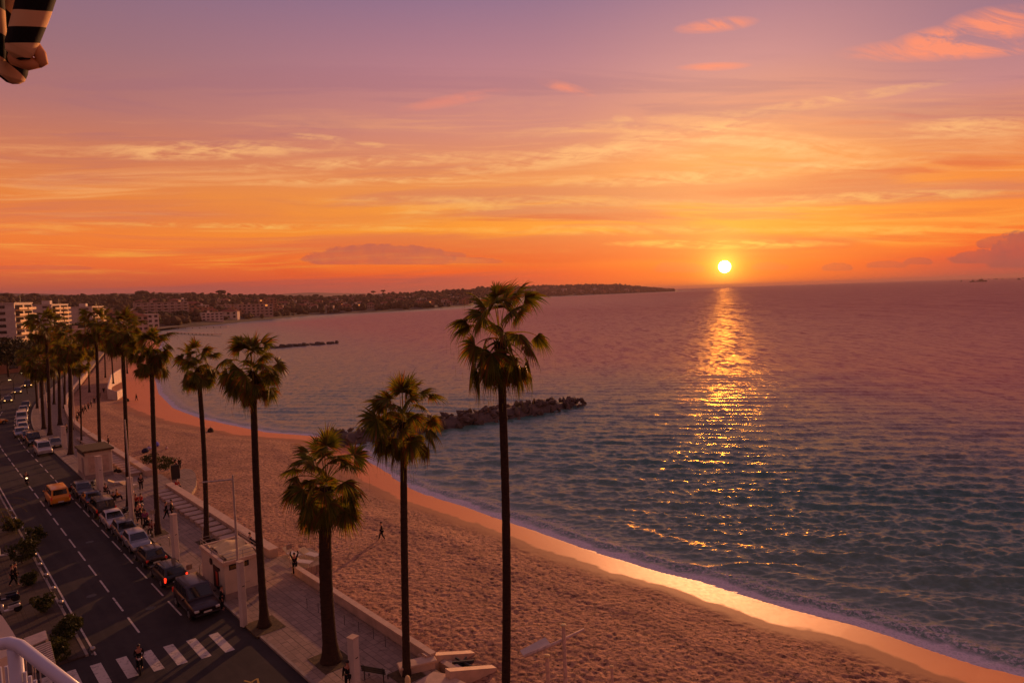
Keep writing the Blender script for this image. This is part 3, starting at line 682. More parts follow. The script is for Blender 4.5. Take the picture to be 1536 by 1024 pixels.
def make_car(kind, label, colour, loc, rz, group='cars parked along the kerb', head=M_HEADL, tail=M_TAIL, cat='car', name='parked_car'):
    Lc, W, zr, zb, zh, xw, xrf, xrr, xg, cl, wr = CARS[kind]
    t = thing(name, label, cat, loc, rz, group)
    X = lambda d: Lc/2-d                                     # d measured back from the nose
    mb = MB(); stn = [0, .05, .16, .4, .7, 1.0, xw, xw+.35, Lc*.45, Lc*.6, Lc*.75, xg-.1, Lc-.35, Lc-.14, Lc-.04, Lc]
    stn = sorted(set(stn)); ring = []
    for d in stn:
        e = min(d, Lc-d); w_ = W/2*(1-.14*math.exp(-e/.16)-.03*math.exp(-e/.6))
        if d < xw: top = zh-.20*math.exp(-d/.22)-.04*(1-d/xw)
        elif kind == 'sedan' and d > xg-.15: top = zb-.01-.12*math.exp(-(Lc-d)/.15)
        else: top = zb-.16*math.exp(-(Lc-d)/.06)
        if xw <= d <= xw+.4: top = zh+(zb-zh)*(d-xw)/.4
        bot = cl+.12*math.exp(-e/.15)
        h = [(0, bot), (w_*.86, bot), (w_*.97, bot+.09), (w_, bot+.30), (w_*1.0, top-.26), (w_*.965, top-.10), (w_*.90, top-.02), (w_*.5, top+.012), (0, top+.02)]
        rg_ = [(X(d), y, z) for y, z in h]+[(X(d), -y, z) for y, z in h[-2:0:-1]]
        ring.append(rg_)
    n = len(ring[0]); vs = [p for r_ in ring for p in r_]
    fs = [(i*n+k, (i+1)*n+k, (i+1)*n+(k+1) % n, i*n+(k+1) % n) for i in range(len(ring)-1) for k in range(n)]
    fs += [tuple(range(n)), tuple(range(len(vs)-1, len(vs)-n-1, -1))]
    mb.add(vs, fs); mb.build('body', colour, t, smooth=True, ang=38)
    # cabin
    yb, yr = W/2*.91, W/2*(.74 if kind not in ('suv', 'van') else .80); g = .015
    c = [Vector((X(xw), yb, zb-.06)), Vector((X(xg), yb*.96, zb-.06)), Vector((X(xrr), yr*.96, zr-.04)), Vector((X(xrf), yr, zr-.04))]
    cb = MB(); L_, R_2 = c, [Vector((p.x, -p.y, p.z)) for p in c]
    vs = L_+R_2; rf = [Vector((X(xrf+.25), yr*.9, zr)), Vector((X(xrr-.2), yr*.88, zr-.01))]; rf2 = [Vector((p.x, -p.y, p.z)) for p in rf]
    vs += rf+rf2
    cb.add(vs, [(0, 3, 2, 1), (4, 5, 6, 7), (0, 4, 7, 3), (1, 2, 6, 5), (3, 8, 9, 2), (7, 6, 11, 10), (3, 7, 10, 8), (2, 9, 11, 6), (8, 10, 11, 9)])
    cb.build('roof', colour, t, smooth=True, ang=50)
    def pane(a, b, c_, d, u0, u1, v0, v1, nm):
        q = lambda u, v: (a*(1-u)+b*u)*(1-v)+(d*(1-u)+c_*u)*v
        p = [q(u0, v0), q(u1, v0), q(u1, v1), q(u0, v1)]; nn = (p[1]-p[0]).cross(p[3]-p[0]).normalized()
        ctr = sum(p, Vector())/4
        if nn.dot(ctr-Vector((0, 0, zb))) < 0: nn = -nn
        m2 = MB(); o_ = [x+nn*.012 for x in p]; i_ = [x-nn*.02 for x in p]
        m2.add(o_+i_, [(0, 1, 2, 3), (7, 6, 5, 4)]+[(k, (k+1) % 4, 4+(k+1) % 4, 4+k) for k in range(4)]); return m2.build(nm, M_GLASS, t)
    pane(R_2[0], L_[0], L_[3], R_2[3], .06, .94, .12, .93, 'windscreen')
    pane(R_2[1], L_[1], L_[2], R_2[2], .10, .90, .22, .88, 'rear_window')
    parts_ = [(.07, .50), (.53, .93)] if kind in ('hatch', 'sedan') else [(.05, .36), (.39, .66), (.69, .95)]
    for sd_ in (L_, R_2):
        for u0, u1 in parts_: pane(sd_[0], sd_[1], sd_[2], sd_[3], u0, u1, .20, .88, 'side_window')
    for sx in (X(Lc*.185), X(Lc*.80)):
        for sy in (-1, 1):
            wv = MB(); wv.lathe([(wr*.62, -.11), (wr*.96, -.11), (wr, -.08), (wr, .08), (wr*.96, .11), (wr*.62, .11)], 22)
            wv.xf(Matrix.Translation((sx, sy*(W/2-.10), wr)) @ Matrix.Rotation(PI/2, 4, 'X')); wo = wv.build('wheel', M_TYRE, t, smooth=True, ang=40)
            rv = MB(); rv.lathe([(wr*.16, .0), (wr*.60, .012)], 18)
            for k in range(5):
                a = k*2*PI/5; rv.box(.03, wr*.6, -.035, .035, .0, .03, M=Matrix.Rotation(a, 4, 'Z'))
            rv.xf(Matrix.Translation((sx, sy*(W/2+.008), wr)) @ Matrix.Rotation(-sy*PI/2, 4, 'X')); rv.build('rim', M_RIM, wo)
            av = MB(); av.lathe([(wr*1.17, -.05), (wr*1.17, .05)], 22); av.xf(Matrix.Translation((sx, sy*(W/2-.045), wr+.02)) @ Matrix.Rotation(PI/2, 4, 'X')); av.build('wheel_arch', M_TRIM, t)
    for sy in (-1, 1):
        hm = MB(); hm.box(X(.20), X(-.014), sy*W*.35-.15, sy*W*.35+.15, zh-.40, zh-.22, .035); hm.build('headlight', head, t)
        tm = MB()
        if kind in ('suv', 'van', 'estate'): tm.box(X(Lc-.0), X(Lc-.14), sy*W*.44-.08, sy*W*.44+.06, zb-.38, zb-.02, .03)
        else: tm.box(X(Lc+.0), X(Lc-.14), sy*W*.40-.13, sy*W*.40+.09, zb-.34, zb-.12, .03)
        tm.build('taillight', tail, t)
        mm = MB(); mm.box(X(xw+.45), X(xw+.28), sy*(W/2+.09)-.09, sy*(W/2+.09)+.09, zb-.02, zb+.12, .03); mm.build('wing_mirror', colour, t)
    b1 = MB(); b1.box(X(.10), X(-.035), -W*.42, W*.42, cl+.06, cl+.20, .04); b1.build('front_bumper', M_TRIM, t)
    b2 = MB(); b2.box(X(Lc+.035), X(Lc-.10), -W*.42, W*.42, cl+.08, cl+.22, .04); b2.build('rear_bumper', M_TRIM, t)
    g1 = MB()
    for k in range(4): g1.box(X(.09), X(.012), -W*.22, W*.22, zh-.38+k*.05, zh-.36+k*.05)
    g1.build('grille', M_TRIM, t)
    for xx, nm in ((X(-.045), 'number_plate'), (X(Lc+.045), 'number_plate')):
        p1 = MB(); p1.box(xx-.01, xx+.01, -.26, .26, cl+.24, cl+.35); p1.build(nm, M_PLATE, t)
    if kind in ('suv', 'estate'):
        rr_ = MB()
        for sy in (-1, 1): rr_.tube([(X(xrf+.3), sy*yr*.86, zr+.01), (X(xrf+.4), sy*yr*.86, zr+.06), (X(xrr-.4), sy*yr*.86, zr+.06), (X(xrr-.3), sy*yr*.86, zr+.0)], .018, 6)
        rr_.build('roof_rails', M_TRIM, t)
    return t
# ================================================================== people
def skinned(vs, es, rs, sub=1):
    me = bpy.data.meshes.new('skin'); me.from_pydata(vs, es, []); o = bpy.data.objects.new('skin', me); COL.objects.link(o)
    m1 = o.modifiers.new('s', 'SKIN'); m1.use_smooth_shade = True; m1.branch_smoothing = .3
    m2 = o.modifiers.new('d', 'SUBSURF'); m2.levels = sub; m2.render_levels = sub
    for i, r_ in enumerate(rs):
        sv_ = me.skin_vertices[0].data[i]; sv_.radius = r_ if hasattr(r_, '__len__') else (r_, r_); sv_.use_root = (i == 0)
    dg = bpy.context.evaluated_depsgraph_get(); dg.update()
    nm = bpy.data.meshes.new_from_object(o.evaluated_get(dg)); bpy.data.objects.remove(o); bpy.data.meshes.remove(me)
    return nm
M_SKIN = mat('skin', s2l((176, 118, 92)), .55); M_HAIR = mat('dark_hair', s2l((36, 26, 22)), .6)
_cloth = {}
def cloth(rgb):
    k = 'cloth_%d_%d_%d' % rgb
    if k not in _cloth: _cloth[k] = mat(k, rough=.9, spec=.2, build=var(s2l(rgb), .2, 9))
    return _cloth[k]
def make_pose(kind):
    """joint dictionary in metres, facing +Y, feet on z = 0 (seat at .45 when sitting)"""
    J = {}
    sit = kind == 'sit'
    hz = .52 if sit else .92
    J['pel'] = (0, 0, hz); J['wai'] = (0, 0, hz+.16); J['che'] = (0, .01, hz+.38); J['nec'] = (0, .0, hz+.55); J['hea'] = (0, .02, hz+.66); J['cro'] = (0, .01, hz+.78)
    for s_, n_ in ((-1, 'L'), (1, 'R')):
        J['sh'+n_] = (s_*.19, 0, hz+.48)
        if kind == 'up': J['el'+n_] = (s_*.30, .04, hz+.70); J['wr'+n_] = (s_*.22, .06, hz+.95)
        elif kind == 'one_up' and s_ == 1: J['el'+n_] = (.27, .08, hz+.68); J['wr'+n_] = (.20, .12, hz+.93)
        elif kind == 'carry': J['el'+n_] = (s_*.25, -.03, hz+.22); J['wr'+n_] = (s_*.14, .24, hz+.22)
        elif kind == 'walk': J['el'+n_] = (s_*.25, -.06*s_, hz+.20); J['wr'+n_] = (s_*.25, .16*s_*-1, hz-.03)
        elif sit: J['el'+n_] = (s_*.25, .06, hz+.22); J['wr'+n_] = (s_*.15, .30, hz+.14)
        else: J['el'+n_] = (s_*.25, -.02, hz+.20); J['wr'+n_] = (s_*.26, .05, hz-.04)
        J['hi'+n_] = (s_*.10, 0, hz-.04)
        if sit: J['kn'+n_] = (s_*.13, .42, .50); J['an'+n_] = (s_*.13, .44, .09); J['to'+n_] = (s_*.13, .60, .04)
        elif kind == 'walk': J['kn'+n_] = (s_*.10, .10*s_+.06, .50); J['an'+n_] = (s_*.09, .26*s_, .10 if s_ > 0 else .14); J['to'+n_] = (s_*.09, .26*s_+.15, .04)
        else: J['kn'+n_] = (s_*.11, .02, .50); J['an'+n_] = (s_*.12, -.02, .09); J['to'+n_] = (s_*.13, .14, .04)
    return J
_pose = {}
def pose_meshes(kind, skirt=False):
    k_ = (kind, skirt)
    if k_ in _pose: return _pose[k_]
    J = make_pose(kind)
    N = ['pel', 'wai', 'che', 'nec', 'hea', 'cro']; R0 = {'pel': (.15, .11), 'wai': (.13, .095), 'che': (.16, .11), 'nec': .052, 'hea': (.078, .095), 'cro': (.06, .07), 'sh': .058, 'el': .042, 'wr': .028, 'hi': .088, 'kn': .056, 'an': .036, 'to': .034}
    def chain(names, grow=0.0, extra=()):
        ix = {n: i for i, n in enumerate(names)}; return [J[n] for n in names], ix, [(lambda r_: tuple(q+grow for q in r_) if hasattr(r_, '__len__') else r_+grow)(R0.get(n, R0.get(n[:2]))) for n in names]
    names = N+[a+b for a in ('sh', 'el', 'wr', 'hi', 'kn', 'an', 'to') for b in 'LR']
    vs, ix, rs = chain(names); vs = list(vs)
    E = [('pel', 'wai'), ('wai', 'che'), ('che', 'nec'), ('nec', 'hea'), ('hea', 'cro')]
    for b in 'LR': E += [('che', 'sh'+b), ('sh'+b, 'el'+b), ('el'+b, 'wr'+b), ('pel', 'hi'+b), ('hi'+b, 'kn'+b), ('kn'+b, 'an'+b), ('an'+b, 'to'+b)]
    es = [(ix[a], ix[b]) for a, b in E]
    for b, s_ in (('L', -1), ('R', 1)):
        wv = Vector(J['wr'+b]); dv = (wv-Vector(J['el'+b])).normalized(); sv2 = Vector((0, 1, 0)) if abs(dv.y) < .8 else Vector((1, 0, 0)); sv2 = (sv2-dv*sv2.dot(dv)).normalized()
        pi = len(vs); vs.append(tuple(wv+dv*.07)); rs.append((.034, .018)); es.append((ix['wr'+b], pi))
        for f, (o_, l_) in enumerate(((-.027, .07), (-.009, .082), (.009, .08), (.027, .062))):
            a1 = len(vs); vs.append(tuple(wv+dv*.10+sv2*o_)); rs.append(.009); vs.append(tuple(wv+dv*(.10+l_*.6)+sv2*o_*1.15)); rs.append(.008); vs.append(tuple(wv+dv*(.10+l_*.95)+sv2*o_*1.1+dv.cross(sv2)*.02)); rs.append(.007)
            es += [(pi, a1), (a1, a1+1), (a1+1, a1+2)]
        a1 = len(vs); vs.append(tuple(wv+dv*.045+sv2*.045)); rs.append(.010); vs.append(tuple(wv+dv*.085+sv2*.06)); rs.append(.008); es += [(pi, a1), (a1, a1+1)]
    hh = Vector(J['hea']); a1 = len(vs); vs.append(tuple(hh+Vector((0, .105, -.005)))); rs.append(.013); es.append((ix['hea'], a1))
    for s_ in (-1, 1): a1 = len(vs); vs.append(tuple(hh+Vector((s_*.088, .0, .0)))); rs.append((.012, .022)); es.append((ix['hea'], a1))
    body = skinned(vs, es, rs)
    # jacket and trousers follow the body a centimetre or so outside it
    jn = ['wai', 'pel', 'che', 'shL', 'elL', 'shR', 'elR']
    v2, i2, r2 = chain(jn, .018); v2 = list(v2)
    for b in 'LR': v2.append(tuple(Vector(J['wr'+b])*.9+Vector(J['el'+b])*.1)); r2.append(.046)
    v2.append(tuple(Vector(J['nec'])*.6+Vector(J['che'])*.4)); r2.append(.075)
    jacket = skinned(v2, [(i2['wai'], i2['pel']), (i2['wai'], i2['che']), (i2['che'], i2['shL']), (i2['shL'], i2['elL']), (i2['che'], i2['shR']), (i2['shR'], i2['elR']), (i2['elL'], 7), (i2['elR'], 8), (i2['che'], 9)], r2)
    tn = ['pel', 'hiL', 'knL', 'anL', 'hiR', 'knR', 'anR']; v3, i3, r3 = chain(tn, .022)
    trousers = skinned(v3, [(0, 1), (1, 2), (2, 3), (0, 4), (4, 5), (5, 6)], r3)
    hm = MB(); c_ = Vector(J['cro'])
    for i in range(6):
        for k in range(10):
            th_ = i/5*1.75; a = k/10*2*PI; r_ = .098
            hm.v.append((c_.x+math.sin(th_)*math.cos(a)*r_, c_.y-.02+math.sin(th_)*math.sin(a)*r_*1.1, c_.z-.055+math.cos(th_)*r_*1.15))
    hm.f += [(i*10+k, i*10+(k+1) % 10, (i+1)*10+(k+1) % 10, (i+1)*10+k) for i in range(5) for k in range(10)]
    me = bpy.data.meshes.new('hair'); me.from_pydata(hm.v, [], hm.f); me.polygons.foreach_set('use_smooth', [True]*len(me.polygons))
    _pose[k_] = (body, jacket, trousers, me); return _pose[k_]
def person(kind, label, loc, rz, top, legs, sc=1.0, hair=None, group=None):
    t = thing('person', label, 'person', loc, rz, group, sc)
    for nm, me, m_ in zip(('body', 'jacket', 'trousers', 'hair'), pose_meshes(kind), (M_SKIN, cloth(top), cloth(legs), hair or M_HAIR)):
        o = bpy.data.objects.new(nm, me); COL.objects.link(o); o.parent = t
        if not me.materials: me.materials.append(m_)
        o.material_slots[0].link = 'OBJECT'; o.material_slots[0].material = m_
    return t
# ================================================================== ground sheets
def strip(name, t0, t1, s0, s1, z, m, z0=None, step=3.0, kind='structure', sk=0.0):
    n = max(2, int((s1-s0)/step)+1); ss = np.linspace(s0, s1, n); mb = MB()
    L = [P(s, t0) for s in ss]; R2 = [P(s, t1) for s in ss]
    if z0 is None: mb.add([(*p, z) for p in L]+[(*p, z) for p in R2], [(i, n+i, n+i+1, i+1) for i in range(n-1)])
    else:
        mb.add([(*p, z) for p in L]+[(*p, z) for p in R2]+[(*p, z0) for p in L]+[(*p, z0) for p in R2],
               [(i, n+i, n+i+1, i+1) for i in range(n-1)]+[(2*n+i, i, i+1, 2*n+i+1) for i in range(n-1)]+[(n+i, 3*n+i, 3*n+i+1, n+i+1) for i in range(n-1)]
               + [(0, 2*n, 3*n, n), (n-1, 2*n-1, 4*n-1, 3*n-1)])
    return tag(mb.build(name, m), kind=kind)
W_ = [P(s, 21.2) for s in range(-30, 611, 10)]
gp = W_+[(-330, 700), (-392, 748), (-372, 800), (-345, 940), (-345, 1300), (-6000, 2500), (-6000, -900), (200, -900), (P(-30, 21.2)[0]+30, -200)]
gm = MB(); gm.add([(x, y, -.26) for x, y in gp], [tuple(range(len(gp)))[::-1]])
M_GROUND = mat('town_ground', rough=.95, build=var(s2l((92, 78, 68)), .3, .02, 8, world=True))
g0 = tag(gm.build('ground', M_GROUND), kind='structure')
strip('road', 4.0, 15.42, -20, 420, -.12, M_ROAD)
strip('promenade', 15.6, 21.1, -20, 420, 0.0, M_PAVE, -3.0)
strip('kerb', 15.42, 15.598, -20, 420, .012, M_KERB, -.3)
strip('pavement', -38, 6.9, 47.6, 300, 0.0, M_PAVL, -.3)
strip('pavement', -38, 3.8, -20, 47.58, 0.0, M_PAVL, -.3)
strip('kerb', 6.902, 7.06, 47.6, 300, .012, M_KERB, -.3)
zmk = -.114
mk = MB()
def dash(t, s, L, w_=.12): 
    a, b, c_, d = P(s, t-w_/2), P(s, t+w_/2), P(s+L, t+w_/2), P(s+L, t-w_/2); mk.add([(*q, zmk) for q in (a, b, c_, d)], [(0, 1, 2, 3)])
s = 48.6
while s < 175: dash(10.08, s, 3.0); dash(12.82, s+.6, 3.1 if s < 100 else 2.4, .11); s += 4.35
for k in range(28): dash(7.4, 47.4+k*4.0, 3.96, .11)
for k in range(10): dash(12.82, 50.6+k*5.2, .12, .12)
tag(mk.build('lane_markings', M_PAINT), kind='structure')
zb_ = MB()
for tc, w_ in ((13.5, .56), (12.22, .56), (10.95, .56), (9.75, .56), (8.45, .56), (7.15, .56), (5.9, .56), (4.7, .5)):
    s1 = 44.9+.2*(13.7-tc); s0 = 41.8+.22*(13.9-tc)
    zb_.add([(*P(s0, tc-w_/2), zmk), (*P(s0-.05, tc+w_/2), zmk), (*P(s1-.05, tc+w_/2), zmk), (*P(s1, tc-w_/2), zmk)], [(0, 1, 2, 3)])
tag(zb_.build('zebra_crossing', M_PAINT), kind='structure')
zz = MB(); q = [G(366, 1017), G(377, 1020), G(379, 1018), G(386, 1014), G(388, 1024)]
for a, b in zip(q[:-1], q[1:]):
    d = Vector((b[0]-a[0], b[1]-a[1], 0)).normalized(); n_ = Vector((-d.y, d.x, 0))*.055
    zz.add([(a[0]-n_.x, a[1]-n_.y, zmk), (b[0]-n_.x, b[1]-n_.y, zmk), (b[0]+n_.x, b[1]+n_.y, zmk), (a[0]+n_.x, a[1]+n_.y, zmk)], [(0, 1, 2, 3)]); zmk += .0015
tag(zz.build('yellow_road_marking', M_YEL), kind='structure')
# planted pits round the nearer palms, set in the paving
def pit(s, t, w_=1.0, l_=1.3):
    mb = MB(); mb.prism([P(s-l_, t-w_), P(s+l_, t-w_), P(s+l_, t+w_), P(s-l_, t+w_)], -.1, .018); return tag(mb.build('planting_bed', M_SOIL), kind='structure')
# sea wall in runs
def sea_wall(s0, s1, t0, t1, h, label, capw=.0):
    t = thing('sea_wall', label, 'wall', (*P(s0, t0), 0)); o = Vector((*P(s0, t0), 0)); n = max(2, int((s1-s0)/3)+1)
    for nm, a, b, z0, z1, m in (('wall', t0, t1, -2.4, h, M_STONE), ('cap', t0-.03-capw, t1+.04, h+.001, h+.09, M_STONED)):
        mb = MB(); ss = np.linspace(s0, s1, n); V = []
        for tt, zz_ in ((a, z0), (b, z0), (b, z1), (a, z1)): V += [Vector((*P(s, tt), zz_))-o for s in ss]
        F = [(j*n+i, ((j+1) % 4)*n+i, ((j+1) % 4)*n+i+1, j*n+i+1) for j in range(4) for i in range(n-1)]+[(0, 3*n, 2*n, n), (n-1, 2*n-1, 3*n-1, 4*n-1)]
        mb.add(V, F); mb.build(nm, m, t)
    return t
sea_wall(31.6, 50.2, 21.16, 21.5, .55, 'low pale stone sea wall beside the bare paving, ending at the stone steps')
sea_wall(54.5, 84.0, 21.16, 21.9, .62, 'pale stone sea wall with stone seats in front, behind the roof terrace kiosk')
sea_wall(92.5, 128, 21.16, 21.9, .62, 'pale stone sea wall with stone seats beyond the two bushes')
sea_wall(128.02, 260, 21.16, 21.7, .7, 'far curving sea wall beside the crowded part of the promenade')
# stone seats along the wall
def seat_proto():
    t = thing('stone_bench', '', 'bench', (0, 0, 0), RZ, 'stone seats in a row against the sea wall')
    mb = MB(); mb.box(-.58, .58, -.8, .8, .26, .40, .07); mb.build('seat', M_STONE, t)
    mb = MB(); mb.box(-.46, .46, -.68, .72, -.02, .262, .03); mb.build('base', M_STONE, t); return t
sp = None
for run, (sa, sb, lab) in enumerate([(56.5, 83.5, 'short stone bench in the row along the sea wall between kiosk and bushes'), (94.5, 127, 'short stone bench in the far row along the sea wall past the bushes')]):
    s = sa
    while s < sb:
        x, y = P(s, 20.3)
        if sp is None: sp = seat_proto(); sp.location = (x, y, 0); sp['label'] = lab
        else: dup(sp, (x, y, 0), RZ, lab)
        s += 1.62
# plaza platform and beach access
pl = MB(); pts = [G(264, 744, 0), G(262, 728, 0), G(266, 706, 0), G(276, 702, 0), G(287, 703, 0), G(293, 709, 0), G(295, 718, 0), G(294, 728, 0), G(288, 738, 0), G(278, 745, 0)]
pl.prism(pts, -3, -.02); tag(pl.build('promenade', M_PAVE), kind='structure')
pl = MB(); pl.prism([P(83.9, 21.0), P(83.9, 22.6), P(92.6, 22.9), P(92.6, 21.0)], -3, -.012); tag(pl.build('promenade', M_PAVE), kind='structure')
pl = MB(); pl.prism([P(50.3, 21.0), P(50.3, 24.6), P(54.4, 24.6), P(54.4, 21.0)], -3, -.012); tag(pl.build('promenade', M_PAVE), kind='structure')
# ------------------------------------------------------------------ palms
PALMS = [  # base px, trunk-top px, r0, r1, R, seed, n, nseg, label
 ((757, 1118), (750, 510), .20, .17, .97, 3, 38, 34, 'tallest fan palm, its crown above the horizon line, nearest the sea'),
 ((610, 1012), (605, 632), .21, .18, 1.0, 5, 42, 32, 'fan palm whose crown hides the middle of the rock groyne'),
 ((497, 990), (489, 728), .40, .33, 1.12, 8, 44, 32, 'shortest and thickest palm trunk, with its crown against the sand'),
 ((397, 938), (379, 555), .24, .19, .90, 12, 44, 28, 'fan palm rising from a square grass bed beyond the zebra crossing'),
 ((310, 812), (297, 550), .21, .18, .86, 15, 44, 26, 'fan palm with its foot right behind the roof terrace kiosk'),
 ((237, 800), (227, 528), .21, .18, .96, 19, 44, 26, 'fan palm beside the silver hatchback, crown over the water edge'),
 ((193, 763), (183, 500), .20, .17, 1.02, 22, 42, 24, 'dark palm whose trunk stands behind the crowd on the promenade'),
 ((150, 683), (144, 490), .22, .18, 1.15, 1, 36, 20, 'fan palm behind the closed beach kiosk with a wide drooping crown'),
 ((106, 681), (104, 520), .27, .22, 1.15, 2, 36, 20, 'thick dark palm trunk just left of the closed kiosk'),
 ((122, 664), (118, 545), .12, .10, .80, 3, 34, 18, 'slender young palm between two taller palms by the far seats'),
 ((90, 637), (88, 535), .27, .22, 1.25, 4, 34, 18, 'palm with a dense crown at the bend of the promenade'),
 ((75, 652), (69, 492), .26, .20, 1.35, 5, 36, 18, 'tall palm in front of the pale apartment block balconies'),
 ((66, 643), (61, 548), .26, .22, 1.25, 0, 34, 18, 'lower palm with crown below the apartment balconies by white cars'),
 ((56, 612), (51, 545), .2, .18, 1.4, 1, 32, 16, 'palm with a bare pale trunk at the far end of the parked cars'),
 ((97, 612), (96, 512), .2, .18, 1.3, 2, 32, 16, 'distant palm half hidden by nearer crowns, left of the slender palm'),
 ((81, 606), (79, 510), .2, .18, 1.3, 3, 32, 16, 'distant palm beside the far street with its crown touching two others'),
 ((170, 575), (166, 505), .18, .16, 1.3, 4, 32, 16, 'distant palm at the white beach ramp, between two dark trunks'),
 ((134, 588), (131, 520), .18, .16, 1.4, 5, 32, 16, 'distant palm on the promenade left of the white ramp'),
 ((191, 560), (189, 490), .18, .16, 1.5, 0, 32, 16, 'farthest palm in the row with crown behind the dark palm by the crowd'),
 ((158, 566), (156, 512), .18, .16, 1.5, 2, 30, 14, 'far small palm near the head of the beach'),
]
for k, (b, tp, r0, r1, R, sd, n, ns, lab) in enumerate(PALMS):
    bx, by = G(*b); top = atY(*tp, by)
    make_palm((bx, by, 0), top, r0, r1, R, sd, lab, n, ns, flare=[1.3, 1.3, 1.75, 2.2][k] if k < 4 else 1.8, squash=1.28 if k == 0 else 1.18, group='fan palms lining the promenade')
for k in (2, 3): pit(*ST(*G(*PALMS[k][0])), .95, 1.15)
for k in (1, 4, 5, 6): pit(*ST(*G(*PALMS[k][0])), .75, .8)
# ------------------------------------------------------------------ parked cars
FWD, BCK = RZ, RZ+PI
silver = paint('silver_paint', (150, 152, 160), metal=.6); blk = paint('black_paint', (26, 22, 24)); wine = paint('dark_wine_paint', (44, 20, 22)); white = paint('white_paint', (190, 184, 180), metal=0); yel = paint('yellow_paint', (226, 140, 22), metal=0)
blu = paint('dark_blue_paint', (28, 34, 62)); grey = paint('grey_paint', (92, 92, 98), metal=.5); beige = paint('champagne_paint', (140, 128, 116), metal=.5)
def carat(kind, s, t, rz, col, lab, **k): return make_car(kind, lab, col, (*P(s, t), -.12), rz, **k)
c_suv = carat('suv', 49.6, 13.95, BCK, wine, 'black and wine red off-road car facing the zebra crossing, headlamps towards us', head=M_HEADL)
c_est = carat('estate', 56.6, 14.0, FWD, blk, 'black estate car with red tail lamps parked behind the off-road car', tail=M_TAILON)
c_h1 = carat('hatch', 61.6, 14.0, FWD, paint('brown_black_paint', (40, 30, 30)), 'dark brown hatchback with a dark rear window, between black estate and silver car')
c_h2 = carat('hatch', 66.2, 14.05, BCK, silver, 'silver hatchback with its windscreen towards us beside the crowd')
carat('hatch', 70.4, 14.05, BCK, grey, 'grey hatchback with a shiny bonnet, second car beyond the silver one')
carat('sedan', 74.9, 14.0, BCK, paint('pearl_paint', (172, 166, 168)), 'pearl white saloon car parked in front of a dark car')
carat('suv', 80.0, 14.0, FWD, blk, 'black tall car between the pearl saloon and the blue car')
carat('sedan', 85.0, 14.0, FWD, blu, 'dark blue saloon car with a violet sheen on its tail')
carat('hatch', 89.8, 14.0, BCK, paint('slate_paint', (60, 62, 72)), 'slate coloured small car parked beside the yellow van')
c_van = make_car('van', 'yellow van driving away down the road, seen from behind', yel, (*P(88.6, 11.4), -.12), FWD, group='vehicles on the road', cat='van', name='van')
far_cars = [('van', 120.2, 14.2, white, 'white van alone at the start of the far row of parked cars', 'white'), ('sedan', 124.6, 16.3, beige, 'champagne saloon car half on the kerb behind the white van', 0),
 ('suv', 130.2, 14.2, blk, 'black car in the bend directly past the white van', 0), ('sedan', 136.0, 14.0, blu, 'blue saloon car at the bend, next to a black car', 0), ('hatch', 140.5, 13.2, silver, 'silver small car at the near end of the tight far row', 0),
 ('hatch', 146.5, 13.9, white, 'white small car second in the tight far row', 0), ('sedan', 152.4, 13.9, white, 'white saloon car third in the tight far row', 0), ('van', 159.0, 14.0, white, 'white van in the middle of the tight far row', 0),
 ('hatch', 165.6, 14.0, beige, 'champagne small car behind the far white van', 0), ('sedan', 172.0, 14.0, silver, 'silver saloon car past the palm with bare trunk', 0), ('hatch', 180.0, 14.0, blk, 'black small car at the far end of the row', 0)]
protos = {'van': c_van, 'sedan': None, 'suv': c_suv, 'hatch': c_h2, 'estate': c_est}
for kd, s, t, col, lab, _ in far_cars:
    b0 = shift(s+1)-shift(s-1); carat(kd, s, t, BCK-math.atan(b0/2) if _ != 'x' else FWD, col, lab)
carat('sedan', 158.5, 9.6, FWD-1.15, yel, 'yellow taxi turning across the road towards the side street', group='vehicles on the road', cat='taxi', name='taxi')
for k, (s, t, kd, col, lab, hd) in enumerate([(196, 9.2, 'sedan', blk, 'dark car coming down the far street with lit headlamps', M_HEADON), (214, 8.6, 'hatch', grey, 'grey car in the queue of lit headlamps on the far street', M_HEADON), (228, 9, 'suv', blk, 'tall dark car in the far queue with lit headlamps', M_HEADON),
        (205, 3.0, 'sedan', beige, 'champagne car parked across the far street under the pine', M_HEADL), (190, 3.2, 'hatch', blk, 'black small car parked across the far street', M_HEADL), (176, 3.0, 'sedan', silver, 'silver car parked across the street beside the taxi', M_HEADL), (240, 9.0, 'sedan', silver, 'last silver car visible in the far queue of lit headlamps', M_HEADON), (222, 2.6, 'van', white, 'pale van parked across the far street by the wall', M_HEADL)]):
    carat(kd, s, t, BCK-.1, col, lab, head=hd, group='vehicles far down the street')
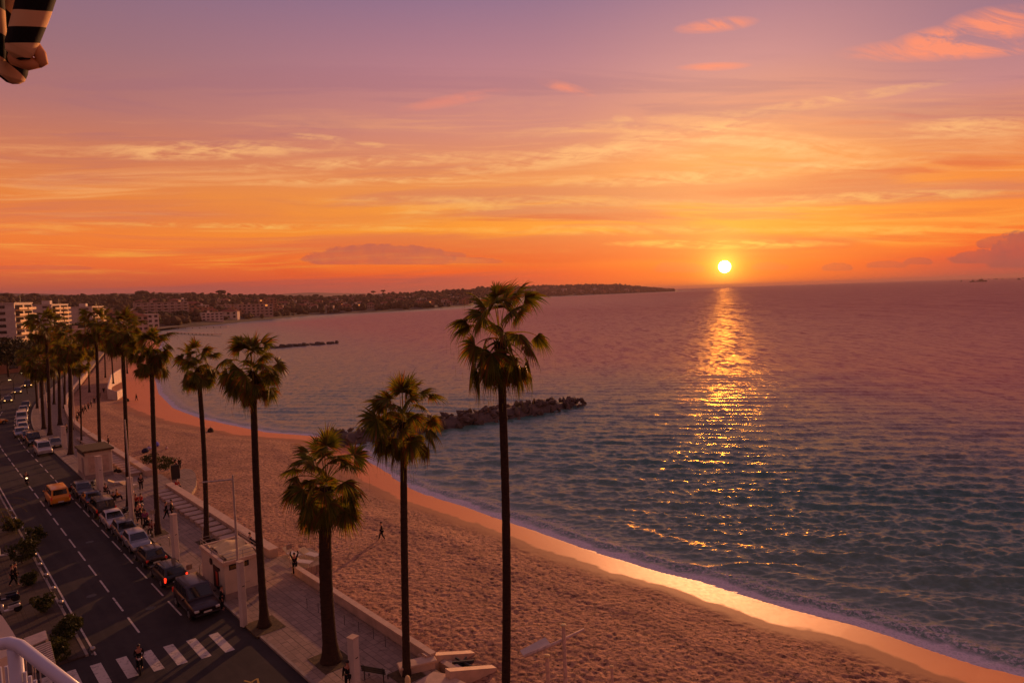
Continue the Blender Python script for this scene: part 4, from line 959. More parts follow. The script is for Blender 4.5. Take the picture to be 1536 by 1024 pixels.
# ------------------------------------------------------------------ scooters and motorcycles
def scooter(label, loc, rz, col, rider=None, lit=False, name='scooter'):
    t = thing(name, label, name, loc, rz, 'scooters')
    for x, nm in ((-.62, 'wheel'), (.62, 'wheel')):
        m = MB(); m.lathe([(.15, -.05), (.26, -.05), (.28, 0), (.26, .05), (.15, .05)], 18); m.xf(Matrix.Translation((x, 0, .28)) @ Matrix.Rotation(PI/2, 4, 'X')); m.build(nm, M_TYRE, t, smooth=True)
    m = MB(); m.box(-.35, .25, -.13, .13, .28, .40, .04); m.box(-.75, -.05, -.15, .15, .38, .66, .07); m.box(.24, .40, -.17, .17, .30, .92, .06); m.build('body', col, t, smooth=True, ang=40)
    m = MB(); m.box(-.78, -.02, -.14, .14, .662, .76, .05); m.build('seat', M_TRIM, t, smooth=True, ang=40)
    m = MB(); m.tube([(.62, 0, .28), (.38, 0, .98)], .03, 8); m.tube([(.40, -.33, 1.03), (.36, 0, .99), (.40, .33, 1.03)], .018, 6); m.build('handlebar', M_BLACK, t)
    m = MB(); m.box(.40, .48, -.08, .08, .80, .92, .03); m.build('headlight', M_LAMP if lit else M_HEADL, t)
    m = MB(); m.box(-.80, -.75, -.07, .07, .52, .60, .02); m.build('taillight', M_TAIL, t)
    return t
x, y = G(210, 1004, -.1); scooter('black scooter crossing the white stripes of the zebra crossing', (x, y, -.12), RZ+PI-.2, blk)
p_ = person('sit', 'dark figure riding the scooter over the zebra crossing', (x, y, .18), RZ+PI-.2-PI/2, (24, 24, 28), (20, 20, 24), .95, hair=M_BLACK)
x, y = G(40, 726, -.1); scooter('scooter with its round headlamp lit in the left lane near the overhanging fronds', (x, y, -.12), RZ+PI, grey, lit=True)
person('sit', 'rider of the scooter with the lit headlamp', (x, y, .18), RZ+PI-PI/2, (40, 34, 40), (24, 22, 26), .95, hair=M_BLACK)
for k, (px, py, c_, lab) in enumerate([(6, 838, white, 'pale scooter parked past the large bush at the wall'), (8, 905, blu, 'blue scooter parked near the corner of the balcony'), (12, 922, white, 'white scooter parked against the blue scooter'), (113, 735, blk, 'black scooter parked between the slate car and the closed kiosk'), (190, 772, blk, 'black scooter at the foot of the pale mast in the crowd'), (140, 730, grey, 'grey scooter parked next to the black one by the closed kiosk')]):
    x, y = G(px, py); scooter(lab, (x, y, 0.0), RZ+1.2+k*.3, c_)
# ------------------------------------------------------------------ kiosk with roof terrace
def kiosk(s, t, lx, ly, h, label, detail):
    k = thing('kiosk', label, 'kiosk', (*P(s, t), 0), RZ)     # local x away, local -y towards the sea
    m = MB(); m.box(0, lx, -ly, 0, .45, h, .03); m.build('wall', M_WALL, k)
    m = MB(); m.box(-.03, lx+.03, -ly-.03, .03, -.05, .448); m.build('plinth', M_PLINTH, k)
    return k
kx, ky, kh = 4.9, 2.75, 2.55
k1 = kiosk(48.9, 14.95+.75, kx, ky, kh, 'beige kiosk with a railed roof terrace and canvas domes beside the off-road car', 1)
m = MB()
for a in ((-.08, kx+.08, -.14, .10, kh, kh+.26), (-.08, kx+.08, -ky-.10, -ky+.12, kh, kh+.26), (-.08, .14, -ky+.12, -.14, kh, kh+.26), (kx-.14, kx+.08, -ky+.12, -.14, kh, kh+.26)): m.box(*a, .02)
m.build('parapet', M_STONED, k1)
m = MB(); m.box(.14, kx-.14, -ky+.12, -.14, kh+.02, kh+.06); m.build('roof', M_PLINTH, k1)
m = MB(); NX, NY = 22, 12
for i in range(NX+1):
    for j in range(NY+1):
        u, v = i/NX, j/NY; zz_ = kh+.14+.42*abs(math.sin(u*PI*2.1+.3*v))*(.75+.25*math.sin(v*3+1))+.10*math.sin(v*9+u*4)*(.4+u*.3)
        m.v.append((.35+4.15*u, -ky+.30+(ky-.7)*v+.08*math.sin(u*7), zz_))
m.f += [(i*(NY+1)+j, (i+1)*(NY+1)+j, (i+1)*(NY+1)+j+1, i*(NY+1)+j+1) for i in range(NX) for j in range(NY)]
m.build('canvas_cover', M_CANVAS, k1, smooth=True)
m = MB(); zt = kh+.26
for q in ((0, -.0), (kx, 0), (kx, -ky), (0, -ky), (kx*.5, 0), (kx*.5, -ky), (0, -ky*.5), (kx, -ky*.5)): m.tube([(q[0], q[1], zt), (q[0], q[1], zt+.55)], .02, 6)
for z in (zt+.3, zt+.55): m.tube([(0, 0, z), (kx, 0, z), (kx, -ky, z), (0, -ky, z), (0, 0, z)], .018, 6)
m.tube([(kx*.95, -.1, zt), (kx*.95, -.1, zt+1.5)], .02, 6); m.build('railing', M_STEEL, k1)
m = MB(); m.box(-.015, .06, -1.75, -.35, kh-.42, kh-.02); m.build('window_recess', M_DARK, k1)
m = MB(); m.box(-.05, -.018, -1.62, -1.1, kh-.36, kh-.1); m.box(-.05, -.018, -1.0, -.42, kh-.34, kh-.1); m.build('glazing', mat('sun_coloured_glass', s2l((150, 118, 60)), .12, .8), k1)  # golden pane colour stands in for sunlight on the glass
m = MB()
for a in ((-.022, 0.02, -.93, -.90, .95, 1.95), (-.022, .02, -1.75, -.93, .95, .98), (-.022, .02, -2.75, -2.72, .95, 1.9), (-.022, .02, -2.42, -2.39, .95, 1.9), (-.022, .02, -2.72, -2.42, .95, .98), (-.022, .02, -2.72, -2.42, 1.87, 1.9)): m.box(*a)
m.build('panel_joint', M_PLINTH, k1)
m = MB(); m.box(1.2, 2.2, .0, .05, .5, 2.1); m.build('door', M_DARK, k1)
m = MB(); m.box(1.25, 1.62, .052, .08, .75, 1.75); m.build('red_poster', M_RED, k1)
m = MB(); m.lathe([(.24, 0), (.24, .05)], 20); m.xf(Matrix.Translation((2.6, .03, 2.2)) @ Matrix.Rotation(-PI/2, 4, 'X')); m.lathe([(.13, 0), (.13, .05)], 16); m.v[-32:] = [tuple(Matrix.Translation((.95, .03, 2.05)) @ Matrix.Rotation(-PI/2, 4, 'X') @ Vector(p)) for p in m.v[-32:]]; m.build('round_sign', M_BLACK, k1)
k2 = kiosk(97.0, 15.55, 4.6, 3.0, 3.25, 'closed beige beach kiosk with a dark flat roof near the yellow van', 0)
m = MB(); m.box(-.25, 4.9, -3.25, .2, 3.252, 3.5, .03); m.build('roof', M_SOIL, k2)
m = MB(); m.box(-.04, .0, -2.6, -.4, .7, 2.7); m.build('shutter', M_STONE, k2)
m = MB(); m.box(-.07, -.042, -1.52, -1.48, 1.7, 2.4); m.box(-.07, -.042, -2.3, -.9, 1.32, 1.35); m.build('shutter_joint', M_PLINTH, k2)
m = MB(); m.box(.6, 1.6, .0, .05, .5, 2.5); m.build('door', M_PLINTH, k2)
m = MB(); m.box(-.6, 4.0, .05, .09, 2.9, 3.2); m.build('fascia', M_DARK, k2)
# ------------------------------------------------------------------ pillars, masts, lamps
def pillar(px, py, w_, top_y, label, cap_gold=False, head=True):
    x, y = G(px, py); z = atY(px, top_y, y)[2]; t = thing('pillar', label, 'pillar', (x, y, 0), RZ+.3)
    m = MB(); m.box(-w_/2, w_/2, -w_/2, w_/2, -.05, z, .02); m.build('shaft', M_WHITE, t)
    m = MB(); m.box(-w_/2-.03, w_/2+.03, -w_/2-.03, w_/2+.03, z+.001, z+.05, .015); m.build('cap', M_STONED, t)
    m = MB(); m.box(-w_/2-.012, -w_/2+.02, -.09, .09, z*.62, z*.62+.05); m.build('slot', M_DARK, t)
    return t
pillar(366, 937, .36, 842, 'white square pillar in front of the roof terrace kiosk')
pillar(265, 850, .40, 771, 'white square pillar beside the dark estate car, tallest of them')
pillar(533, 1034, .44, 955, 'white square pillar nearest to the stone steps')
pillar(151, 738, .55, 684, 'white square pillar at the corner of the closed kiosk')
pillar(97, 672, .5, 639, 'far white square pillar between the dark palm trunks')
pillar(199, 784, .40, 716, 'white square pillar in the crowd behind the parked hatchbacks')
def mast(px, py, top, arm, label):
    x, y = G(px, py); tp = Vector(atY(*top, y)); o = Vector((x, y, 0)); t = thing('mast', label, 'mast', o)
    m = MB(); m.tube([(0, 0, -.05), tuple((tp-o)*.5), tuple(tp-o)], [.095, .08, .06], 10); m.tube([(0, 0, 0), (0, 0, .25)], .11, 10); m.build('pole', M_POLE, t, smooth=True, ang=50)
    if arm:
        q = Vector(atY(*arm, y-.8)); m = MB(); m.tube([tuple(tp-o-Vector((0, 0, .3))), tuple(q-o)], [.05, .045], 8); m.build('arm', M_POLE, t)
    return t
mast(362, 930, (349, 712), (303, 723), 'tall pale mast with a level arm above the kiosk terrace')
mast(201, 790, (187, 629), None, 'tall pale bare mast rising from the crowd')
mast(59, 620, (56, 552), None, 'pale bare mast at the far end of the parked cars')
mast(74, 640, (64, 560), (72, 572), 'pale mast with a short arm among dark palm trunks')
mast(112, 640, (108, 556), None, 'pale bare mast beside the far seats')
mast(322, 500, (322, 494), None, 'tiny mast on the distant jetty')
def street_lamp(x, y, h, label, side=1, sc=1):
    t = thing('street_lamp', label, 'street lamp', (x, y, 0), RZ+(0 if side > 0 else PI), 'street lamps along the far street')
    m = MB(); m.tube([(0, 0, -.1), (0, 0, h*.8), (0, -.4, h*.95), (0, -1.6, h)], [.09, .06, .05, .04], 8); m.build('pole', M_BLACK, t, smooth=True)
    m = MB(); m.box(-.14, .14, -2.2, -1.5, h-.04, h+.08, .03); m.build('lamp_head', M_BLACK, t)
    m = MB(); m.box(-.1, .1, -2.1, -1.6, h-.07, h-.042); m.build('lamp_glass', M_LAMP, t); return t
for k, (px, py, h, lab) in enumerate([(2, 612, 6, 'black street lamp nearest the taxi on the far street'), (22, 598, 6, 'black street lamp beside the wall under the pine'), (41, 590, 6.5, 'black street lamp with a bright head left of the bare palm trunk'), (96, 596, 6.5, 'black street lamp glowing between the far palm trunks'), (50, 577, 6.5, 'most distant black street lamp on the street')]):
    street_lamp(*G(px, py), h, lab)
# arched cycle hoops beside the cars
for k, (px, py, lab) in enumerate([(199, 792, 'bent pale hoop at the kerb behind the grey hatchback'), (300, 862, 'bent steel hoop on the paving left of the kiosk'), (236, 824, 'bent pale hoop at the foot of the palm by the silver hatchback')]):
    x, y = G(px, py); m = MB(); m.tube([(0, 0, -.05), (0, 0, .7), (-.08, 0, .88), (-.25, 0, .96), (-.9, 0, .9), (-1.0, 0, .8), (-1.02, 0, -.05)], .03, 8)
    o = m.build('cycle_hoop', M_STEEL, smooth=True); o.location = (x, y, 0); o.rotation_euler = (0, 0, RZ+PI/2); tag(o, lab, 'hoop')
# thin posts on the bare paving, round bollards across the road
pp = None
for k, (px, py) in enumerate([(460.8, 911.6), (477.7, 918.6), (517, 937), (538.4, 947.5), (560.4, 957.5), (578.3, 969.8)]):
    if pp is None:
        pp = thing('thin_post', 'thin dark steel post on the paving in front of the low sea wall', 'post', (0, 0, 0), 0, 'thin posts along the low sea wall')
        m = MB(); m.tube([(0, 0, 0), (0, 0, .62)], .016, 8); m.build('stem', M_BLACK, pp); m = MB(); m.lathe([(.025, 0), (.03, .02), (.02, .05), (0.004, .06)], 10, (0, 0, .621)); m.build('knob', M_BLACK, pp)
        pp.location = (*G(px, py), 0)
    else: dup(pp, (*G(px, py), 0))
bb = None
for k, (px, py) in enumerate([(60, 835), (68, 850), (78, 866), (89, 886), (100, 907), (139, 978), (28, 781), (22, 770), (34, 789)]):
    x, y = G(px, py)
    s, t = ST(x, y); x, y = P(s, 7.0 if s > 47.7 else 7.3)
    if bb is None:
        bb = thing('round_bollard', 'round metal bollard in the row at the kerb across the road', 'bollard', (x, y, 0), 0, 'round bollards across the road')
        m = MB(); m.lathe([(.10, 0), (.10, .04), (.04, .06), (.04, .16)], 14); m.build('foot', M_STEEL, bb)
        m = MB(); m.lathe([(.03, .161)]+[(.17*math.sin(a), .33-.17*math.cos(a)) for a in np.linspace(.2, PI-.02, 9)], 18); m.build('ball', M_STEEL, bb, smooth=True)
    else: dup(bb, (x, y, 0 if s > 47.7 else -.12))
# ------------------------------------------------------------------ stone steps, ramp blocks and bench at the near end of the wall
def block(name, label, poly, z0, z1, m, cat):
    c_ = Vector((*poly[0], 0)); mb = MB(); mb.prism([(p[0]-c_.x, p[1]-c_.y) for p in poly], z0, z1); o = mb.build(name, m); o.location = c_; 
    bv = o.modifiers.new('b', 'BEVEL'); bv.width = .03; bv.segments = 2; return tag(o, label, cat)
pg = lambda L, z=0: [G(x, y, z) for x, y in L]
block('stone_slab', 'flat stone slab where the low sea wall ends', pg([(626, 980), (641, 972), (657, 979), (640, 990)], .3), -.02, .30, M_STONE, 'slab')
st_ = thing('stone_steps', 'stone steps with a raised side block leading down to the sand', 'steps', (*P(31.4, 21.2), 0), RZ)
for k in range(6):
    m = MB(); m.box(-1.5, .2, -.55-.38*(k+1), -.55-.38*k-.002, -2.2, -.02-.17*(k+1)+.17, .012); m.build('step', M_STONE, st_)
m = MB(); m.add([(.25, .3, -.4), (.7, .3, -.4), (.7, -3.2, -2.2), (.25, -3.2, -2.2), (.25, .3, .62), (.7, .3, .62), (.7, -3.2, -.55), (.25, -3.2, -.55)], [(3, 2, 1, 0), (4, 5, 6, 7), (0, 1, 5, 4), (1, 2, 6, 5), (2, 3, 7, 6), (3, 0, 4, 7)]); m.build('side_block', M_STONED, st_)
m = MB(); m.add([(-2.0, .3, -.4), (-1.55, .3, -.4), (-1.55, -3.0, -2.2), (-2.0, -3.0, -2.2), (-2.0, .3, .62), (-1.55, .3, .62), (-1.55, -3.0, -.5), (-2.0, -3.0, -.5)], [(3, 2, 1, 0), (4, 5, 6, 7), (0, 1, 5, 4), (1, 2, 6, 5), (2, 3, 7, 6), (3, 0, 4, 7)]); m.build('side_block', M_STONED, st_)
bn = thing('stone_bench', 'long stone bench block across the paving beside the second palm', 'bench', (*G(640, 1006), 0), 0)
q0 = Vector((*G(600, 1016), 0)); q1 = Vector((*G(656, 1002), 0)); ang_ = math.atan2(q1.y-q0.y, q1.x-q0.x); bn.rotation_euler = (0, 0, ang_); bn.location = (q0+q1)/2; Lb = (q1-q0).length
m = MB(); m.box(-Lb/2, Lb/2, .0, .75, .36, .50, .03); m.build('seat', M_STONED, bn)
m = MB(); m.box(-Lb/2+.1, Lb/2-.1, .05, .68, -.02, .358); m.build('base', M_STONE, bn)
block('stone_slab', 'broad sloping stone slab at the bottom of the steps beside the bench', pg([(612, 1030), (650, 1006), (672, 1010), (712, 1030), (690, 1050), (630, 1052)], .15), -.02, .15, M_STONED, 'slab')
m = MB(); m.lathe([(.13, 0), (.15, .35), (.15, .6), (.11, .74), (.05, .8), (.005, .81)], 16); o = m.build('bollard', M_CANVAS, smooth=True); o.location = (*G(612, 1034), 0); tag(o, 'yellowish rounded bollard at the foot of the second palm', 'bollard')
bc = thing('park_bench', 'dark slatted bench by the white pillar near the steps', 'bench', (*G(565, 1018), 0), RZ+.5)
m = MB(); [m.box(-.75, .75, -.24+k*.13, -.14+k*.13, .43, .46) for k in range(4)]; m.build('seat', mat('grey_slats', s2l((120, 110, 118)), .5), bc)
m = MB(); [m.box(-.75, .75, .27+k*.03, .30+k*.03, .52+k*.13, .62+k*.13) for k in range(3)]; m.build('backrest', M_BLACK, bc)
for sx in (-.6, .6): m = MB(); m.tube([(sx, -.2, 0), (sx, -.2, .42)], .03, 6); m.tube([(sx, .25, 0), (sx, .27, .5), (sx, .36, .92)], .03, 6); m.tube([(sx, -.2, .41), (sx, .25, .41)], .025, 6); m.build('leg', M_BLACK, bc)
bx_ = Gb(694, 1002); 
lg = thing('driftwood_pile', 'dark heap of broken timber on the sand below the steps', 'timber', bx_)
for k in range(7):
    a = k*1.1; m = MB(); m.tube([(math.cos(a)*.7, math.sin(a)*.5, .05+.05*k), (-math.cos(a)*.6, -math.sin(a)*.6, .12+.06*k)], [.09, .07], 6); m.build('plank', M_BLACK, lg)
# wooden posts and shade on the beach
def beach_post(px, topy, basey, r_, label, cross=None):
    x, y, z = Gb(px, basey); tp = atY(px, topy, y)[2]; t = thing('wooden_post', label, 'post', (x, y, z-.2))
    m = MB(); m.tube([(0, 0, 0), (.02, 0, (tp-z)*.5), (0, 0, tp-z+.2)], [r_*1.15, r_, r_*.9], 9); m.build('post', M_WOOD, t, smooth=True, ang=40)
    m = MB(); m.lathe([(r_*1.35, 0), (r_*1.35, .07), (r_*.6, .10)], 12, (0, 0, tp-z+.201)); m.build('cap', M_CANVAS, t)
    if cross:
        (ax_, ay_), (cx_, cy_) = cross; o = Vector((x, y, z-.2)); p0 = Vector(atY(ax_, ay_, y-.5))-o; p1 = Vector(atY(cx_, cy_, y+.6))-o
        m = MB(); m.tube([p0+(0*p0), p0*.5+p1*.5+Vector((0, -.12, 0)), p1], [.09, .095, .06], 8); m.build('crossbeam', M_WOOD, t, smooth=True)
        m = MB(); e = (p1-p0)*.44; w2 = Vector((-.25, .75, .0)); m.add([p0, p0+e, p0+e+w2, p0+w2*.8, p0-Vector((0, 0, .04)), p0+e-Vector((0, 0, .04)), p0+e+w2-Vector((0, 0, .04)), p0+w2*.8-Vector((0, 0, .04))], [(0, 1, 2, 3), (7, 6, 5, 4), (0, 4, 5, 1), (1, 5, 6, 2), (2, 6, 7, 3), (3, 7, 4, 0)]); m.build('shade_board', M_POLE, t)
    return t
beach_post(849, 938, 1070, .105, 'tall wooden post with a slanting crossbeam and shade board on the sand', ((786, 984), (876, 943)))
beach_post(823, 984, 1062, .11, 'short reddish wooden post under the end of the slanting crossbeam')
beach_post(919, 1000, 1064, .075, 'low lone wooden post with a pale cap on the sand')
# ------------------------------------------------------------------ shrubs and planting
def shrub(px, py, r_, label, sd, z=0, n=900, size=.10, sq=.8, m=None, onbeach=False):
    x, y = G(px, py); 
    if onbeach: x, y, z = Gb(px, py)
    return make_tree('shrub', label, 'shrub', (x, y, z), 1, lobes_round(r_, r_*sq*.9, 6, sd, sq), n, size, sd, m, tr=.05)
shrub(246, 703, 1.6, 'low spreading green bush on the sand side of the plaza, nearer the kiosk', 4, sq=.45, n=1400)
shrub(228, 694, 1.3, 'dark low bush at the end of the far stone seats', 9, sq=.5, n=1200)
shrub(45, 878, .62, 'round clipped dark bush in a tub on the pavement', 12, sq=1.0)
shrub(34, 845, 1.25, 'large round bush on the pavement behind the walking couple', 14, sq=.9, n=1800)
shrub(66, 918, .7, 'square dark potted bush near the balcony corner', 18, sq=.95)
shrub(100, 962, .95, 'leafy bush beside the striped canopy at the street corner', 21, sq=.9, n=1500)
shrub(85, 985, .8, 'lower bush touching the end of the striped canopy', 23, sq=.9, n=1300)
shrub(20, 798, 1.0, 'dark bush at the far side of the left pavement', 29, sq=.8, n=1300)
shrub(52, 812, .9, 'dark bush at the kerb below the overhanging fronds', 31, sq=.8, n=1100)
for k, (px, py, r_) in enumerate([(245, 688, .35), (254, 693, .3), (232, 683, .3), (262, 700, .28)]): shrub(px, py, r_, 'small dark tuft on the sand by the plaza', 40+k, n=160, size=.08, onbeach=True)['group'] = 'tufts on the sand'
# arching date palm over the road at the left
dp = thing('date_palm', 'feathery low palm leaning over the left lane behind the scooter', 'palm tree', (*P(78, 4.2), 0)); rg = np.random.RandomState(3)
m = MB(); m.tube([(0, 0, -.1), (.1, .05, 1.2), (.25, .1, 2.4)], [.28, .22, .2], 10); m.build('trunk', M_TRUNK, dp, smooth=True)
V = []; Fq = []
for k in range(34):
    az = k*2.4; e0 = math.radians(rg.uniform(15, 75)); L = rg.uniform(2.6, 4.2); p = np.array([.25, .1, 2.4]); hd = np.array([math.cos(az), math.sin(az), 0]); e = e0; sd_ = np.array([-hd[1], hd[0], 0])
    for j in range(22):
        q = p+(hd*math.cos(e)+np.array([0, 0, math.sin(e)]))*L/22; b = len(V); V += [p-sd_*.015, p+sd_*.015, q+sd_*.012, q-sd_*.012]; Fq.append((b, b+1, b+2, b+3))
        if j > 2:
            for sg in (-1, 1):
                l2 = .48*math.sin(j/22*PI)**.6; tip = q+sd_*sg*l2*.8+hd*l2*.5+np.array([0, 0, -.12]); b = len(V); V += [q, q+hd*.035, tip+hd*.01, tip]; Fq.append((b, b+1, b+2, b+3))
        p = q; e -= .095
mesh_np('crown', np.array(V), np.array(Fq), M_FROND, dp)
# striped canopies on the pavement corner
for k, (poly, z, lab) in enumerate([([(36, 958), (68, 946), (71, 957), (46, 968)], 2.3, 'upper grey striped canopy beside the leafy bush'), ([(50, 972), (75, 962), (82, 992), (60, 1004)], 2.2, 'lower grey striped canopy nearest the balcony rail')]):
    pts = [Vector((*G(x, y, z), z)) for x, y in poly]; t = thing('slatted_canopy', lab, 'canopy', (pts[0].x, pts[0].y, 0)); o = Vector((pts[0].x, pts[0].y, 0))
    for j in range(11):
        a = pts[0].lerp(pts[3], j/10)-o; b = pts[1].lerp(pts[2], j/10)-o; m = MB(); m.tube([a, b], .05, 6); m.build('slat', M_POLE, t)
    for q in (0, 1, 2, 3): m = MB(); m.tube([tuple(pts[q]-o), (pts[q].x-o.x, pts[q].y-o.y, 0)], .035, 6); m.build('leg', M_POLE, t)
    m = MB(); m.tube([pts[0]-o-Vector((0, 0, .06)), pts[3]-o-Vector((0, 0, .06))], .04, 6); m.tube([pts[1]-o-Vector((0, 0, .06)), pts[2]-o-Vector((0, 0, .06))], .04, 6); m.build('frame', M_BLACK, t)
# ------------------------------------------------------------------ people
def at_(kind, px, py, rz, top, legs, lab, sc=1, beach=False, z=0, **k):
    if beach: x, y, z = Gb(px, py); z += .0
    else: x, y = G(px, py, z)
    return person(kind, lab, (x, y, z), rz, top, legs, sc, **k)
K = (26, 24, 26)
at_('stand', 334, 914, RZ+2.6, (22, 22, 24), (30, 28, 30), 'person in black standing between the off-road car and the kiosk')
at_('walk', 250, 779, RZ+PI, K, (22, 22, 26), 'person in black walking near the white pillar, on the road side of a pair', 1.05)
at_('stand', 258.5, 777, RZ+PI-.4, (24, 20, 22), K, 'person in black walking near the white pillar, on the sea side of a pair', 1.1)
at_('stand', 212, 735, RZ+1.8, (40, 34, 34), (34, 30, 30), 'lone person with legs apart on the open plaza', 1.1)
at_('one_up', 265, 712, RZ, K, K, 'dark person upright at the near edge of the plaza platform', 1.1, z=0)
at_('sit', 266, 735, RZ+2, (176, 34, 30), (60, 30, 34), 'person in a red jacket sitting at the edge of the plaza platform')
at_('walk', 573, 810, 1.9, (22, 24, 32), (26, 24, 28), 'person in dark clothes walking alone across the open sand', 1.0, True)
at_('up', 443, 861, .4, K, K, 'dark figure with both arms raised at the end of the low wall', 1.0, False)
at_('one_up', 523, 1036, .5, (20, 20, 22), K, 'person in black raising one arm beside the white pillar near the steps')
at_('sit', 376, 822, RZ+PI, (50, 44, 58), (34, 32, 38), 'person sitting on the sea wall behind the kiosk terrace', 1.05, z=.25)
at_('stand', 163, 669, 2.2, K, K, 'small dark figure on the sea wall beside the far seats', .95, z=.3)
at_('stand', 270, 703, 1.2, K, K, 'dark figure standing on the sand just past the plaza platform', .9, True)
at_('walk', 205, 601, 2.8, K, K, 'distant dark figure standing on the bright part of the beach', 1.0, True)
at_('walk', 20, 879, RZ+PI, (24, 24, 28), K, 'person with a bag walking on the left pavement, road side of a couple', 1.0)
at_('stand', 25, 876, RZ+PI, (52, 46, 46), K, 'person in paler top walking on the left pavement in a couple', 1.0)
crowd = [(205, 765, 'stand', (150, 40, 36), 'person in red at the back of the crowd'), (209, 771, 'sit', (190, 120, 110), 'seated person in pink in the middle of the crowd'), (214, 776, 'sit', (36, 28, 40), 'seated person in dark violet in the crowd'),
 (207, 783, 'walk', (24, 22, 24), 'person in black nearest the mast in the crowd'), (213, 788, 'stand', (26, 22, 24), 'person in black at the near end of the crowd'), (219, 790, 'stand', (150, 70, 110), 'person in a magenta top at the near end of the crowd'),
 (223, 793, 'sit', (30, 26, 32), 'seated person in black beside the magenta top'), (212, 758, 'sit', (200, 60, 40), 'seated person in bright red beyond the crowd'), (202, 757, 'sit', (200, 170, 140), 'seated person in cream by the tall mast'),
 (176, 751, 'sit', (230, 150, 60), 'seated person in orange between kerb and plaza'), (171, 755, 'sit', (34, 30, 34), 'seated dark figure next to the person in orange'), (200, 750, 'sit', (210, 160, 140), 'seated person in pale pink on the plaza edge'),
 (229, 800, 'sit', (120, 40, 44), 'crouching person in dark red near the palm foot'), (159, 742, 'sit', (24, 22, 24), 'seated dark figure right of the closed kiosk pillar')]
for k, (px, py, kd, c_, lab) in enumerate(crowd): at_(kd, px, py, k*1.3, c_, (40, 34, 40) if k % 2 else (26, 24, 30), lab, z=0 if kd != 'sit' else 0, group='people on the promenade')
for k, (px, py, kd) in enumerate([(124, 622, 'walk'), (116, 632, 'stand'), (119, 628, 'walk'), (137, 611, 'stand'), (142, 606, 'walk'), (146, 600, 'stand'), (150, 597, 'walk'), (128, 618, 'walk'), (156, 590, 'walk'), (133, 614, 'stand'), (100, 650, 'stand'), (108, 646, 'walk')]):
    at_(kd, px, py, k*1.7, [(30, 28, 32), (120, 90, 80), (60, 44, 60), (36, 50, 70)][k % 4], K, 'small distant figure among others on the far promenade', group='distant people on the far promenade')
# seats and tables for the seated people
for k, (px, py, kd, c_, lab) in enumerate(crowd):
    if kd == 'sit':
        t = thing('folding_stool', 'low stool under the ' + lab.replace('seated ', ''), 'stool', (*G(px, py), 0), k*1.3)
        m = MB(); m.box(-.2, .2, -.2, .18, .40, .44, .01); m.build('seat', M_BLACK, t)
        for a in (-1, 1): m = MB(); m.tube([(a*.17, -.17, 0), (a*.17, .15, .40)], .014, 6); m.tube([(a*.15, .15, 0), (a*.15, -.17, .40)], .014, 6); m.build('leg', M_STEEL, t)
# things lying about
def bag(px, py, c_, lab, r_=.22, beach=False, n='bag'):
    x, y, z = Gb(px, py) if beach else (*G(px, py), 0); t = thing(n, lab, n, (x, y, z), px)
    m = MB(); m.lathe([(r_*.9, 0), (r_*1.05, r_*.4), (r_*.85, r_*1.1), (r_*.45, r_*1.5), (r_*.1, r_*1.6)], 12); m.xf(Matrix.Scale(1.4, 4, (1, 0, 0))); m.build('body', cloth(c_), t, smooth=True)
    m = MB(); m.tube([(-r_*.6, 0, r_*1.3), (-r_*.3, 0, r_*2.1), (r_*.3, 0, r_*2.1), (r_*.6, 0, r_*1.3)], .018, 6); m.build('handle', M_BLACK, t)
bag(174, 707, (24, 22, 24), 'black bag on the plaza, left of a pair'); bag(179, 708, (30, 26, 28), 'black bag on the plaza, right of a pair')
bag(218, 678, (40, 40, 70), 'dark blue bag on the sand', .4, True); bag(234, 669, (90, 90, 190), 'bright blue bag on the sand beyond the dark one', .45, True); bag(224, 674, (170, 150, 180), 'pale bag on the sand between two blue ones', .3, True)
bag(316, 648, (50, 36, 32), 'dark lone bundle on the open sand', .5, True); bag(190, 602, (30, 26, 28), 'dark bundle on the bright beach beside the distant figure', .5, True); bag(250, 673, (190, 150, 150), 'pale pink bundle on the sand near the palm', .2, True)
# sign board and plaza edge
t = thing('sign_board', 'tall black sign board standing on the plaza platform', 'sign', (*G(264, 722, 0), 0), RZ); m = MB(); m.box(-.06, .06, -.5, .5, .3, 2.0, .02); m.build('board', M_BLACK, t); m = MB(); m.box(-.062, -.0, .5, .56, 0, 2.1); m.build('post', M_CANVAS, t)
# posts with rope near the kiosk
for k, (px, py, h, lab) in enumerate([(231, 806, 2.6, 'grey signpost by the foot of the palm beside the silver hatchback'), (435, 850, 1.9, 'pale thin signpost next to the figure with raised arms'), (285, 868, 1.2, 'short leaning rail post on the paving left of the kiosk')]):
    t = thing('signpost', lab, 'signpost', (*G(px, py), 0), RZ); m = MB(); m.tube([(0, 0, 0), (0, 0, h)], .035, 8); m.build('post', M_POLE, t); m = MB(); m.box(-.03, -.012, -.22, .22, h-.45, h-.05, .004); m.build('plate', M_STEEL, t)
